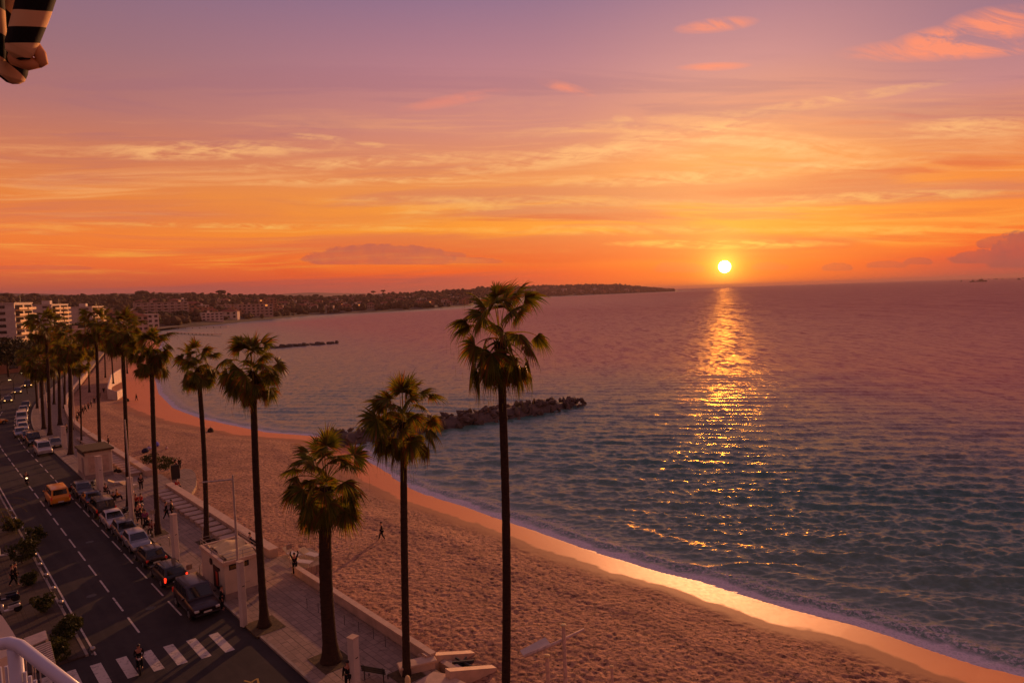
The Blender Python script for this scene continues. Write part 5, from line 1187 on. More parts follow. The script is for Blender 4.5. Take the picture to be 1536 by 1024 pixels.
# loungers and parasols near the plaza edge
def lounger(x, y, rz, z, lab):
    t = thing('sun_lounger', lab, 'lounger', (x, y, z), rz, 'sun loungers on the paving'); m = MB(); m.box(-.95, .35, -.32, .32, .30, .36, .02); m.build('frame', M_WHITE, t)
    m = MB(); m.add([(.35, -.32, .34), (1.0, -.32, .68), (1.0, .32, .68), (.35, .32, .34), (.35, -.32, .30), (1.0, -.32, .64), (1.0, .32, .64), (.35, .32, .30)], [(0, 1, 2, 3), (7, 6, 5, 4), (0, 4, 5, 1), (1, 5, 6, 2), (2, 6, 7, 3), (3, 7, 4, 0)]); m.build('backrest', M_CANVAS, t)
    for a, b in ((-.85, -.28), (-.85, .28), (.3, -.28), (.3, .28)): m = MB(); m.tube([(a, b, 0), (a, b, .30)], .022, 6); m.build('leg', M_WHITE, t)
for k, (s, t_, a) in enumerate([(52.2, 23.6, .3), (51.2, 22.4, .5), (53.4, 22.6, .1), (91, 17.8, 1.2), (88.6, 18.4, .6)]): lounger(*P(s, t_), RZ+a, 0 if t_ < 20 else -.01, ['pale sun lounger on the terrace edge nearest the sand', 'pale sun lounger turned askew behind the kiosk', 'pale sun lounger close against the sea wall end', 'pale sun lounger on the plaza beside the closed kiosk', 'pale sun lounger on the plaza near the two black bags'][k])
# ------------------------------------------------------------------ the balcony this is seen from
bal = thing('balcony_railing', 'pale blue painted balcony rail with slats, close by at the corner', 'railing', (-1.2, .3, 19.0))
bo_ = Vector((-1.2, .3, 19.0)); M_RAIL = mat('blue_white_rail_paint', rough=.35, spec=.6, build=var(s2l((196, 196, 214)), .06, 6)); nr = lambda x, y, d: Vector(near(x, y, d))-bo_
m = MB(); m.tube([nr(-60, 975, 2.25), nr(-8, 967, 2.22), nr(14, 963, 2.20), nr(30, 968, 2.17), nr(60, 992, 2.12), nr(160, 1070, 2.0)], [.0145]*6, 16); m.build('handrail', M_RAIL, bal, smooth=True)
m = MB(); m.tube([nr(22, 972, 2.19), nr(22, 972, 2.19)-Vector((0, 0, .9))], .016, 12); m.build('post', M_RAIL, bal, smooth=True)
p0 = nr(30, 974, 2.19); p1 = nr(160, 1076, 2.0)
for k in range(16):
    q = p0.lerp(p1, (k+.6)/16); m = MB(); m.tube([q-Vector((0, 0, .05)), q-Vector((0, 0, .85))], .0045, 6); m.build('baluster', M_RAIL, bal)
p0 = nr(-60, 980, 2.25); p1 = nr(12, 968, 2.2)
for k in range(7):
    q = p0.lerp(p1, (k+.5)/7); m = MB(); m.tube([q-Vector((0, 0, .05)), q-Vector((0, 0, .85))], .0045, 6); m.build('baluster', M_RAIL, bal)
m = MB(); m.tube([nr(-60, 1090, 2.2)-Vector((0, 0, .1)), nr(30, 1090, 2.1)-Vector((0, 0, .1)), nr(160, 1190, 1.95)-Vector((0, 0, .1))], .02, 8); m.build('bottom_rail', M_RAIL, bal)
pa = thing('parapet', 'curved orange lit parapet top behind the balcony rail', 'parapet', tuple(bo_))
m = MB(); L1 = [nr(-60, 880, 3.0), nr(-20, 905, 2.95), nr(4, 924, 2.92), nr(18, 945, 2.9), nr(34, 972, 2.85)]; L2 = [p+Vector((-.20, -.35, -.02)) for p in L1]
V = []; n = len(L1)
for p in L1: V.append(p)
for p in L2: V.append(p)
V += [p-Vector((0, 0, .9)) for p in L1]+[p-Vector((0, 0, .9)) for p in L2]
m.add(V, [(i, i+1, n+i+1, n+i) for i in range(n-1)]+[(2*n+i, 2*n+i+1, i+1, i) for i in range(n-1)]+[(n+i, n+i+1, 3*n+i+1, 3*n+i) for i in range(n-1)]+[(0, n, 3*n, 2*n), (n-1, 3*n-1, 4*n-1, 2*n-1)]); o = m.build('coping', M_WALL, pa, smooth=True, ang=50)
# rolled striped awning
aw = thing('striped_awning', 'rolled black and cream striped awning hanging at the upper corner', 'awning', tuple(Vector(near(30, -20, 2.6)))); ao = Vector(near(30, -20, 2.6)); na = lambda x, y, d: Vector(near(x, y, d))-ao
def m_stripe(nt):
    at = nt.put('ShaderNodeAttribute'); at.attribute_name = 'along'; f = nt.m('FRACT', E_(nt, at.outputs['Fac'])); k = nt.sm(nt.m('ABSOLUTE', f-.5), .243, .257)
    nt.inp(nt.b.inputs['Base Color'], nt.mix(k, s2l((18, 14, 16)), s2l((226, 186, 140)))); nt.inp(nt.b.inputs['Normal'], nt.bump(nt.noise(nt.pos, 60, 4, .6), .15, .003))
M_STRIPE = mat('striped_canvas', rough=.75, spec=.2, build=m_stripe)
M_FLAP = mat('cream_fabric', s2l((214, 150, 98)), .7)
def roll(pts, rads, period, off, name, skew=.35, n=24, m=M_STRIPE):
    mb = MB(); P_ = [Vector(p) for p in pts]; fine = []; fr = []
    for i in range(len(P_)-1):
        for k in range(8): fine.append(P_[i].lerp(P_[i+1], k/8)); fr.append(rads[i]+(rads[i+1]-rads[i])*k/8)
    fine.append(P_[-1]); fr.append(rads[-1]); mb.tube(fine, fr, n); o = mb.build(name, m, aw, smooth=True)
    d = 0; al = []
    for i in range(len(fine)):
        if i: d += (fine[i]-fine[i-1]).length
        for k in range(n): al.append(d/period+off+skew*math.cos(2*PI*k/n+.8))
    attr(o, 'along', al); return o
roll([na(66, -40, 2.6), na(48, 18, 2.6), na(30, 72, 2.6), na(26, 82, 2.6), na(24, 88, 2.6)], [.046, .044, .038, .030, .010], .098, .62, 'roll', .22)
roll([na(22, -40, 2.72), na(10, 30, 2.72), na(22, 78, 2.72), na(18, 106, 2.72), na(16, 116, 2.72), na(15, 121, 2.72), na(14, 125, 2.72)], [.040, .038, .042, .040, .036, .026, .008], .105, .18, 'inner_roll', .22)
roll([na(-14, -30, 2.66), na(-6, 70, 2.66), na(0, 92, 2.66)], [.03, .028, .015], .14, .3, 'outer_roll', .1)
m = MB(); m.tube([na(46, 60, 2.62), na(60, 82, 2.6), na(64, 94, 2.6), na(58, 99, 2.6)], [.016, .018, .015, .008], 12); m.build('cord_loop', M_FLAP, aw, smooth=True)
m = MB(); m.tube([na(26, 84, 2.64), na(44, 95, 2.61), na(60, 97, 2.6)], [.032, .022, .010], 14); m.build('flap', M_FLAP, aw, smooth=True)

for k, (s_, t_, lab) in enumerate([(57.5, 9.0, 'round iron manhole cover in the left lane'), (71, 11.3, 'round iron manhole cover in the right lane before the yellow van'), (39.5, 10.5, 'round iron manhole cover nearest the zebra crossing'), (52, 11.6, 'round iron manhole cover beside the off-road car')]):
    m = MB(); m.lathe([(.33, 0), (.33, .006), (.30, .009), (.29, .006), (.02, .006)], 24); o = m.build('manhole_cover', M_BLACK); o.location = (*P(s_, t_), -.118); tag(o, lab, 'manhole cover')
# ================================================================== groyne of boulders
M_ROCK = mat('groyne_rock', rough=.85, spec=.3, build=lambda nt: (
    nt.inp(nt.b.inputs['Base Color'], nt.mix(nt.noise(nt.wp, .8, 6, .65), s2l((54, 46, 44)), s2l((128, 108, 98)))), nt.inp(nt.b.inputs['Normal'], nt.bump(nt.noise(nt.wp, 2.5, 6, .7), .8, .15))))
def rock_mesh(seed):
    rg = np.random.RandomState(seed); import bmesh
    bm = bmesh.new(); bmesh.ops.create_icosphere(bm, subdivisions=2, radius=1.0)
    cuts = [(rg.normal(size=3), rg.uniform(.32, .68)) for _ in range(10)]
    for v in bm.verts:
        c = np.array(v.co)
        for n_, h_ in cuts:
            n_ = n_/np.linalg.norm(n_); q = c@n_
            if q > h_: c = c-n_*(q-h_)
        v.co = Vector(c*(1+.06*rg.normal()))*1.15
    me = bpy.data.meshes.new('boulder'); bm.to_mesh(me); bm.free(); me.materials.append(M_ROCK); return me
RK = [rock_mesh(k) for k in range(8)]
ga = Vector((-29.5, 108.5)); gb = Vector((14.2, 140.2)); gd = (gb-ga).normalized(); gn = Vector((-gd.y, gd.x)); GL = (gb-ga).length
rr = random.Random(5); n_r = 0
for k in range(292):
    u = rr.random()**.95; v = rr.uniform(-1, 1); wid = 4.3*(1-.55*max(0, (u-.8)/.2)**1.5)
    c = ga+gd*(u*GL)+gn*(v*wid); hh = (1-abs(v)**1.6)*2.25*(1-.5*max(0, (u-.85)/.15)); s_ = rr.uniform(.45, .85)*(1.1-.25*(1-abs(v)))
    o = bpy.data.objects.new('boulder', RK[k % 8]); COL.objects.link(o)
    o.location = (c.x, c.y, SEA+hh-.35+rr.uniform(-.2, .15)); o.rotation_euler = (rr.uniform(0, 6), rr.uniform(0, 6), rr.uniform(0, 6)); o.scale = (s_*rr.uniform(1.0, 1.7), s_, s_*rr.uniform(.5, .8))
    tag(o, 'brown boulder piled in the rock groyne that juts into the sea', 'boulder', 'boulders of the rock groyne')
mb = MB(); N = 40                                                     # rubble core the boulders lie on
for i in range(N+1):
    u = i/N; c = ga+gd*(u*(GL-1)); wq = 3.6*(1-.6*max(0, (u-.8)/.2)**1.5)
    for j in range(7):
        v = j/3-1; mb.v.append((c.x+gn.x*v*wq, c.y+gn.y*v*wq, SEA-1.0+(1-abs(v)**2)*2.6*(1-.6*max(0, (u-.85)/.15))))
mb.f += [(i*7+j, i*7+j+1, (i+1)*7+j+1, (i+1)*7+j) for i in range(N) for j in range(6)]
tag(mb.build('groyne_rubble', M_ROCK, smooth=True), 'dark rubble between the boulders of the groyne', None, None, 'stuff')
# far low breakwater and jetties
def low_rocks(name, p, q, wd_, h_, label, cat, sd):
    t = thing(name, label, cat, (p[0], p[1], SEA)); mb = MB(); rg = random.Random(sd); L = math.hypot(q[0]-p[0], q[1]-p[1]); n = int(L/2.2)
    for k in range(n):
        u = k/n; s_ = wd_*rg.uniform(.35, .6)*(1-.5*u); c = (( q[0]-p[0])*u+rg.uniform(-.8, .8), (q[1]-p[1])*u+rg.uniform(-wd_*.3, wd_*.3), h_*.3*(1-.4*u)); me = RK[k % 8]
        mb.add([(c[0]+v.co.x*s_*1.5, c[1]+v.co.y*s_, c[2]+v.co.z*h_*.8) for v in me.vertices], [tuple(f.vertices) for f in me.polygons])
    mb.build('rocks', M_ROCK, t); return t
low_rocks('breakwater', G(408, 522, SEA), G(512, 514.5, SEA), 5.0, 1.5, 'low dark rock breakwater far out beyond the palm crowns', 'breakwater', 3)
def jetty(px0, px1, w_, label):
    p, q = G(*px0, SEA), G(*px1, SEA); t = thing('jetty', label, 'jetty', (*p, SEA)); L = math.hypot(q[0]-p[0], q[1]-p[1]); a = math.atan2(q[1]-p[1], q[0]-p[0]); t.rotation_euler = (0, 0, a)
    m = MB(); m.box(0, L, -w_/2, w_/2, 1.0, 1.35); m.build('deck', M_WOOD, t)
    for k in range(0, int(L/7)): m = MB(); m.tube([(3+k*7, -w_/2, -1), (3+k*7, -w_/2, 1)], .25, 6); m.build('pile', M_BLACK, t)
jetty((244, 494), (342, 491), 3, 'distant low jetty, the farther of two behind the palm crowns'); jetty((252, 500), (330, 503), 3, 'distant low jetty, the nearer of two behind the palm crowns')
# ================================================================== far land
TB = [(-420, 443, 420, 1500), (-60, 443, 480, 1500), (60, 444, 560, 1500), (200, 441.5, 700, 1500), (240, 440.5, 760, 1500), (300, 440.5, 800, 1550), (395, 442.5, 950, 1700), (480, 445, 1140, 1800), (520, 443, 1150, 1850), (560, 441, 1160, 1900), (620, 437.5, 1230, 2000), (662, 435.5, 1330, 2100), (706, 433, 1480, 2300), (722, 432, 1900, 2900),
      (760, 430.5, 3000, 3700), (786, 429.5, 3300, 3950), (840, 428.5, 3750, 4350), (886, 427, 4100, 4650), (930, 427.2, 4350, 4850), (958, 430, 4600, 5000), (980, 433, 4800, 5200), (1000, 435, 5000, 5400), (1012, 435.4, 5250, 5600), (1027, 436.2, 5600, 5750)]
ta = []; 
for x, y, D0, R0_ in TB:
    d = ray(x, y); hd = math.hypot(d[0], d[1]); ta.append((math.atan2(d[0], d[1]), H+d[2]/hd*R0_-(8 if R0_ < 2500 else 9 if x < 970 else 2), D0, R0_))
ta = np.array(ta)
def far_h(X, Y):
    X = np.asarray(X, float); Y = np.asarray(Y, float); a = np.arctan2(X, Y); d = np.hypot(X, Y)
    zr = np.interp(a, ta[:, 0], ta[:, 1]); D0 = np.interp(a, ta[:, 0], ta[:, 2]); R0_ = np.interp(a, ta[:, 0], ta[:, 3])
    u = (d-D0)/(R0_-D0); us = np.clip(u, 0, 1); f = us**.85
    z = SEA+.8+(zr-SEA-.8)*f+ (fbm(X/260, Y/260, 4, 5)-.5)*22*np.sin(np.clip(us, 0, 1)*PI)*np.clip((zr-SEA)/40, .1, 1)
    z = np.where(u > 1, zr-(u-1)*22, z); z = np.where(u < 0, SEA+.8+u*60, z); return z
cols_ = np.concatenate([np.arange(-420, 1028, 4)]); az_ = []
for x in cols_:
    d = ray(x, 440); az_.append(math.atan2(d[0], d[1]))
az_ = np.array(az_); us = np.concatenate([[-.06, -.02], np.linspace(0, 1.35, 52)]); D0 = np.interp(az_, ta[:, 0], ta[:, 2]); R0_ = np.interp(az_, ta[:, 0], ta[:, 3])
dd = D0[:, None]+(R0_-D0)[:, None]*us[None, :]; X = np.sin(az_)[:, None]*dd; Y = np.cos(az_)[:, None]*dd; Z = far_h(X, Y)
M_HILL = mat('hill_ground', rough=.95, build=var(s2l((66, 56, 44)), .35, .012, 6, world=True))
tag(mesh_np('hills', np.stack([X, Y, Z], -1).reshape(-1, 3), gridF(*X.shape), M_HILL, smooth=True), kind='structure')
# pale ridges a long way behind
M_RIDGE = mat('far_ridge', rough=1.0, build=var(s2l((86, 70, 72)), .1, .002, world=True))
mb = MB(); n = 60
for i in range(n+1):
    x = -200+i*14; d = ray(x, 440.5+1.5*math.sin(i*.35)+math.sin(i*.9)*.5); h2 = math.hypot(d[0], d[1]); R9 = 9000
    z = H+d[2]/h2*R9; mb.v += [(d[0]/h2*R9, d[1]/h2*R9, z), (d[0]/h2*(R9-900), d[1]/h2*(R9-900), -5), (d[0]/h2*(R9+900), d[1]/h2*(R9+900), -5)]
for i in range(n): mb.f += [(i*3+1, i*3, i*3+3, i*3+4), (i*3, i*3+2, i*3+5, i*3+3)]
tag(mb.build('hills', M_RIDGE, smooth=True), kind='structure')
# woods: clumped crowns as one far mass
import bmesh as _bm
def blob_np(seed, sub=2):
    bm = _bm.new(); _bm.ops.create_icosphere(bm, subdivisions=sub, radius=1.0); rg = random.Random(seed); off = Vector((rg.uniform(0, 50), 0, 0))
    for v in bm.verts: v.co *= 1+.7*(mnoise.noise(v.co*1.7+off))+.5*mnoise.noise(v.co*4.0+off)
    V = np.array([tuple(v.co) for v in bm.verts]); F = np.array([[q.index for q in f.verts] for f in bm.faces]); bm.free(); return V, F
BL = [blob_np(k) for k in range(7)]; BS = [blob_np(k, 1) for k in range(7)]
rg = np.random.RandomState(9); HOUSE = []                          # (X, Y, radius) kept clear
def march(x, y):
    d = ray(x, y); hd = math.hypot(d[0], d[1]); dist = np.arange(500, 6500, 4.0)
    X = d[0]/hd*dist; Y = d[1]/hd*dist; zz = H+d[2]/hd*dist; below = zz < far_h(X, Y)
    k = int(np.argmax(below)) if below.any() else len(dist)-1; return X[k], Y[k], float(far_h(X[k], Y[k])), dist[k]
M_FW = mat('far_wall_cream', rough=.9, build=var(s2l((186, 158, 140)), .12, .2)); M_FW2 = mat('far_wall_white', rough=.9, build=var(s2l((220, 200, 184)), .1, .2)); M_FW3 = mat('far_wall_ochre', rough=.9, build=var(s2l((178, 132, 100)), .12, .2))
def building(name, label, x, y, z, w_, d_, h_, rz, wall, roof='flat', floors=2, wins=4, lit=0, group=None, balc=False, seed=0):
    t = thing(name, label, 'house' if name == 'house' else 'building', (x, y, z), rz, group); rg = random.Random(seed+int(abs(x)))
    m = MB(); m.box(-w_/2, w_/2, -d_/2, d_/2, -6, h_); m.build('wall', wall, t)
    if roof == 'hip':
        m = MB(); e = .6; r_ = h_+min(w_, d_)*.24; m.add([(-w_/2-e, -d_/2-e, h_+.01), (w_/2+e, -d_/2-e, h_+.01), (w_/2+e, d_/2+e, h_+.01), (-w_/2-e, d_/2+e, h_+.01), (-w_/2+d_/2, 0, r_), (w_/2-d_/2, 0, r_)] if w_ > d_ else
            [(-w_/2-e, -d_/2-e, h_+.01), (w_/2+e, -d_/2-e, h_+.01), (w_/2+e, d_/2+e, h_+.01), (-w_/2-e, d_/2+e, h_+.01), (0, -d_/2+w_/2, r_), (0, d_/2-w_/2, r_)], [(3, 2, 1, 0), (0, 1, 5, 4), (2, 3, 4, 5), (1, 2, 5), (3, 0, 4)] if w_ > d_ else [(3, 2, 1, 0), (0, 1, 4), (1, 2, 5, 4), (2, 3, 5), (3, 0, 4, 5)]); m.build('roof', M_TERRA, t)
    else:
        m = MB(); m.box(-w_/2-.15, w_/2+.15, -d_/2-.15, d_/2+.15, h_+.01, h_+.45); m.build('roof', wall, t)
        m = MB(); m.box(-w_*.2, -w_*.2+2.4, -1.2, 1.2, h_+.45, h_+2.4); m.build('roof_hut', wall, t)
    fh = h_/floors
    for f in range(floors):
        for k in range(wins):
            cx = -w_/2+(k+.5)*w_/wins; ww = min(1.5, w_/wins*.3); z0 = f*fh+fh*.3; z1 = f*fh+fh*.8
            L_ = rg.random() < lit
            m = MB(); m.box(cx-ww, cx+ww, -d_/2-.06, -d_/2+.1, z0, z1); m.build('window', M_LIT if L_ else M_GLASS, t)
            if balc: 
                m = MB(); m.box(cx-w_/wins*.42, cx+w_/wins*.42, -d_/2-1.3, -d_/2-.07, f*fh+.02, f*fh+.16); m.box(cx-w_/wins*.42, cx+w_/wins*.42, -d_/2-1.36, -d_/2-1.28, f*fh+.165, f*fh+1.1); m.build('balcony', M_FW2, t)
    return t
hs = [(255, 452), (268, 466), (283, 451), (296, 455), (305, 467), (318, 474), (330, 470), (345, 478), (352, 468), (362, 461), (375, 466), (388, 458), (398, 462), (406, 452), (411, 469), (425, 461), (440, 457), (452, 464), (463, 461), (471, 466),
      (486, 452), (498, 460), (507, 455), (518, 463), (531, 449), (540, 458), (549, 455), (556, 463), (570, 446), (584, 452), (592, 458), (604, 449), (611, 456), (622, 447), (633, 453), (644, 458), (655, 449), (668, 455), (690, 444), (700, 452),
      (800, 438), (818, 436), (831, 440), (846, 437), (860, 435), (872, 439), (893, 436), (905, 439), (918, 435), (940, 436), (955, 437), (210, 462), (222, 470), (232, 458), (330, 455), (346, 449), (312, 447), (262, 459), (276, 457), (290, 463), (324, 460), (338, 457), (358, 474), (370, 453), (380, 468), (394, 470), (418, 466), (432, 468), (446, 452), (458, 458), (466, 448), (478, 457), (492, 464), (502, 451), (513, 458), (524, 453), (536, 463), (545, 447), (562, 455), (577, 459), (588, 447), (598, 454), (616, 451), (628, 457), (638, 446), (650, 452), (662, 448), (674, 458), (682, 450), (696, 456), (708, 448), (712, 455)]
for k, (x, y) in enumerate(hs):
    X, Y, Z, d = march(x, y); sc_ = 1.0 if d < 2500 else 1.9; r9 = random.Random(k*3+1); HOUSE.append((X, Y, 13*sc_)); wd2 = r9.uniform(11, 22)*sc_; rz = -math.atan2(X, Y)+r9.uniform(-.5, .5)
    place = ['by the water', 'halfway up', 'high on the ridge'][0 if d < 1.12*np.interp(math.atan2(X, Y), ta[:, 0], ta[:, 2]) else 1 if d < 1.3*np.interp(math.atan2(X, Y), ta[:, 0], ta[:, 2]) else 2]
    lab = '%s villa among trees %s on the %s' % (['cream', 'white', 'ochre'][k % 3], place, 'long headland' if x > 730 else 'hill across the bay')
    building('house', lab, X, Y, Z, wd2, r9.uniform(9, 12)*sc_, r9.uniform(5.5, 9)*sc_, rz, [M_FW, M_FW2, M_FW3][k % 3], 'hip' if k % 2 else 'flat', 2, 3 if d < 2500 else 2, lit=.04 if d < 2500 else .0, group='villas across the bay', seed=k)
# larger blocks across the bay, each from its own place
big = [(243, 476, 62, 16, 17, 5, 8, M_FW, 'wide grey hotel block with rows of terraces at the bay head'), (300, 472, 34, 14, 9, 3, 5, M_FW3, 'long low ochre hotel above the bay beach'), (345, 466, 40, 14, 9, 3, 6, M_FW, 'long cream block with dark openings above the shore'),
       (383, 474, 50, 14, 16, 4, 8, M_FW, 'broad cream hotel block with many windows near the jetties'), (402, 466, 30, 14, 18, 5, 5, M_FW3, 'tall ochre block with lit top windows beside the cream hotel'), (318, 481, 26, 12, 9, 3, 5, M_FW2, 'small white block right on the bay shore'), (528, 459, 36, 12, 7, 2, 6, M_FW2, 'long low white building on the far shore')]
for k, (x, y, w_, d_, h_, fl, wn, ml, lab) in enumerate(big):
    X, Y, Z, d = march(x, y); HOUSE.append((X, Y, w_*.62)); building('hotel', lab, X, Y, Z, w_*.9, d_, h_, -math.atan2(X, Y)+.15, ml, 'flat', fl, wn, lit=.06, balc=(k == 0), seed=50+k)
HO = np.array(HOUSE)
def woods(name, n, x0, x1, smin, smax, seed, tmpl, umin=.02, keep=0):
    rg = np.random.RandomState(seed); Vs = []; Fs = []; b = 0
    for i in range(n):
        x = rg.uniform(x0, x1); d = ray(x, 440); a = math.atan2(d[0], d[1]); D_ = np.interp(a, ta[:, 0], ta[:, 2]); R_9 = np.interp(a, ta[:, 0], ta[:, 3])
        dist = D_+(R_9-D_)*(umin+(1.06-umin)*rg.uniform()**.8); X = math.sin(a)*dist; Y = math.cos(a)*dist
        if len(HO) and (np.hypot(HO[:, 0]-X-HO[:, 0]/dist*-8, HO[:, 1]-Y-4) < HO[:, 2]).any(): continue
        z = float(far_h(X, Y)); s_ = rg.uniform(smin, smax)*(1 if dist < 2500 else 1.5); V, F = tmpl[rg.randint(len(tmpl))]
        q = rg.uniform(0, 6.28); c, s2 = math.cos(q), math.sin(q); hh = rg.uniform(.65, 1.35)
        Vs.append(np.stack([(V[:, 0]*c-V[:, 1]*s2)*s_+X, (V[:, 0]*s2+V[:, 1]*c)*s_+Y, V[:, 2]*s_*hh*.85+z+s_*.7*hh], 1)); Fs.append(F+b); b += len(V)
    return mesh_np(name, np.concatenate(Vs), np.concatenate(Fs), M_WOODS)
M_WOODS = mat('far_woods', rough=.95, spec=.1, build=lambda nt: (nt.inp(nt.b.inputs['Base Color'], nt.mix(nt.noise(nt.wp, .02, 6, .7), s2l((52, 48, 36)), s2l((112, 92, 66)))), nt.inp(nt.b.inputs['Normal'], nt.bump(nt.noise(nt.wp, .7, 5, .7), 1, 1.2))))
tag(woods('woodland', 5200, -80, 745, 2.3, 6.0, 2, BL), 'dark wooded hillside of merging tree crowns across the bay', None, None, 'stuff')
tag(woods('woodland', 2300, 735, 1012, 3.2, 7.0, 3, BS), 'dark wooded long headland running out to the sunset', None, None, 'stuff')
# trees that stand out on the skyline
sk = [(332, 435.5, 9, 'broad flat topped pine standing above the skyline across the bay'), (395, 441, 8, 'round tree left of the notch in the far skyline'), (10, 440, 9, 'flat topped pine on the skyline above the apartment roof'), (213, 436.5, 11, 'tall bushy pine on the skyline above the palms'), (420, 442, 7, 'upright dark tree right of the notch in the far skyline'),
      (560, 436.5, 6, 'small round tree on the hill line left of the tallest palm'), (575, 435, 6, 'dark clump tree on the rise left of the tallest palm'), (51, 440, 7, 'narrow dark tree on the skyline behind the first roof'), (474, 441.5, 7, 'round dark tree on the low stretch of far skyline'), (980, 433.6, 9, 'isolated tree near the tip of the headland'), (1006, 434.4, 8, 'last tiny tree at the tip of the headland')]
for k, (x, y, s_, lab) in enumerate(sk):
    d = ray(x, y); a = math.atan2(d[0], d[1]); R9 = float(np.interp(a, ta[:, 0], ta[:, 3])); X, Y = math.sin(a)*R9, math.cos(a)*R9; z = float(far_h(X, Y)); zt = H+d[2]/math.hypot(d[0], d[1])*R9; hh = max(6, zt-z)
    t = thing('skyline_tree', lab, 'tree', (X, Y, z)); m = MB(); m.tube([(0, 0, -2), (0, 0, hh*.8)], [.7, .4], 6); m.build('trunk', M_BARK, t)
    sc_ = 1.5 if R9 > 2500 else 1; Vs, Fs, b = [], [], 0
    for j in range(7):
        V, F = BL[(k+j) % 7]; q = j*.9; r_ = s_*.55*sc_; Vs.append(V*np.array([r_, r_, r_*.6])+np.array([math.cos(q)*s_*.6*sc_*(j > 0), math.sin(q)*s_*.6*sc_*(j > 0), hh-r_*.5-(j % 3)*.6])); Fs.append(F+b); b += len(V)
    mesh_np('crown', np.concatenate(Vs), np.concatenate(Fs), M_WOODS, t)
# ================================================================== apartment blocks at the left
def azd(deg): a = math.radians(deg); return Vector((math.sin(a), math.cos(a), 0))
def apartment(label, px0, px1, ytop, ybase, Y0, floors, nb, depth, facing=82, lit=.04, side_win=True):
    """end wall spans px0..px1 at distance Y0, the balcony front turns towards the sea from px1"""
    c = Vector(atY(px1, ybase, Y0)); top = atY(px1, ytop, Y0)[2]; base = 0.0; h_ = top-base; c.z = base
    fn = azd(facing); along = azd(facing-90); W_e = (px1-px0)/1024*Y0*1.25
    t = thing('apartment_block', label, 'building', c); inn = -fn
    def B(u0, u1, v0, v1, z0, z1, nm, m_, bev=0):                    # u away along the front, v inwards
        mb = MB(); Mx = Matrix(((along.x, inn.x, 0, 0), (along.y, inn.y, 0, 0), (0, 0, 1, 0), (0, 0, 0, 1))); mb.box(u0, u1, v0, v1, z0, z1, bev, M=Mx); return mb.build(nm, m_, t)
    B(0, depth, 0, W_e, -2, h_, 'wall', M_WHITE); B(-.3, depth+.3, -.3, W_e+.3, h_+.01, h_+.5, 'roof', M_WHITE)
    B(depth*.3, depth*.3+4, W_e*.3, W_e*.3+5, h_+.51, h_+3.0, 'roof_hut', M_WHITE); B(depth*.6, depth*.6+.3, 2, 2.3, h_+.51, h_+4, 'aerial', M_BLACK)
    fh = h_/floors; rg = random.Random(px1)
    for f in range(floors):
        for k in range(nb):
            u0 = depth*(k+.06)/nb; u1 = depth*(k+.94)/nb; z = f*fh
            B(u0, u1, -1.9, -.02, z+.0, z+.2, 'balcony', M_BALC); B(u0, u1, -1.98, -1.88, z+.205, z+1.15, 'balcony_front', M_BALC)
            B(u0+.4, (u0+u1)/2-.1, -.08, .1, z+.25, z+2.35, 'window', M_LIT if rg.random() < lit else M_GLASS); B((u0+u1)/2+.1, u1-.4, -.08, .1, z+.25, z+2.35, 'window', M_GLASS)
            if (f+k) % 3 == 0: B(u0, u1, -1.9, -.1, z+2.45, z+2.55, 'sunblind', M_CANVAS)
        if side_win:
            B(-.08, .1, W_e*.10, W_e*.40, f*fh+.8, f*fh+2.2, 'window', M_GLASS); B(-.05, .1, W_e*.42, W_e*.43, f*fh, f*fh+2.9, 'pilaster', M_PLINTH)
    return t
apartment('pale apartment block with golden balconies nearest the pine', -70, 27, 455, 530, 330, 8, 2, 21, 75)
apartment('second pale apartment block with its balconies beside a palm crown', 57, 81, 457, 505, 470, 8, 2, 28, 77)
apartment('third apartment block with a lit parapet between palm crowns', 106, 141, 460, 505, 560, 7, 2, 24, 79)
for k, (x, y, Y0, w_, h_, fl, wn, ml, rf, lab) in enumerate([(125, 520, 420, 26, 8, 3, 5, M_FW, 'flat', 'low cream building behind the slender young palm'), (160, 508, 480, 22, 10, 3, 4, M_FW2, 'flat', 'white building behind the crowns of the middle palms'), (196, 500, 560, 24, 9, 3, 5, M_FW, 'hip', 'cream house with tiled roof behind the dark palm crown'),
        (212, 492, 640, 28, 9, 3, 5, M_FW2, 'flat', 'white terrace building at the head of the beach'), (178, 488, 690, 40, 12, 4, 6, M_FW3, 'flat', 'ochre block behind the middle palm crowns'), (150, 480, 760, 34, 16, 5, 5, M_FW, 'flat', 'tall cream block far behind the palms'), (205, 478, 800, 30, 12, 4, 5, M_FW2, 'flat', 'white block under the skyline trees above the palms'),
        (80, 552, 300, 26, 5, 1, 5, M_FW3, 'flat', 'low ochre shop row on the far street'), (20, 576, 235, 34, 4.5, 1, 6, M_FW3, 'flat', 'low building with dark shop front across the far street'), (110, 540, 350, 20, 6, 2, 4, M_FW, 'flat', 'small cream building at the far end of the street'), (30, 470, 620, 60, 10, 3, 6, M_FW, 'flat', 'cream block behind the first apartment roof'), (130, 468, 820, 40, 12, 4, 5, M_FW2, 'flat', 'white block with a lit window far behind the third block')]):
    X, Y, _ = atY(x, y, Y0); building('town_building', lab, X, Y, 0, w_, 12, h_+(0 if Y0 < 500 else 4), -math.atan2(X, Y)+.5, ml, rf, fl, wn, lit=.07, seed=200+k)
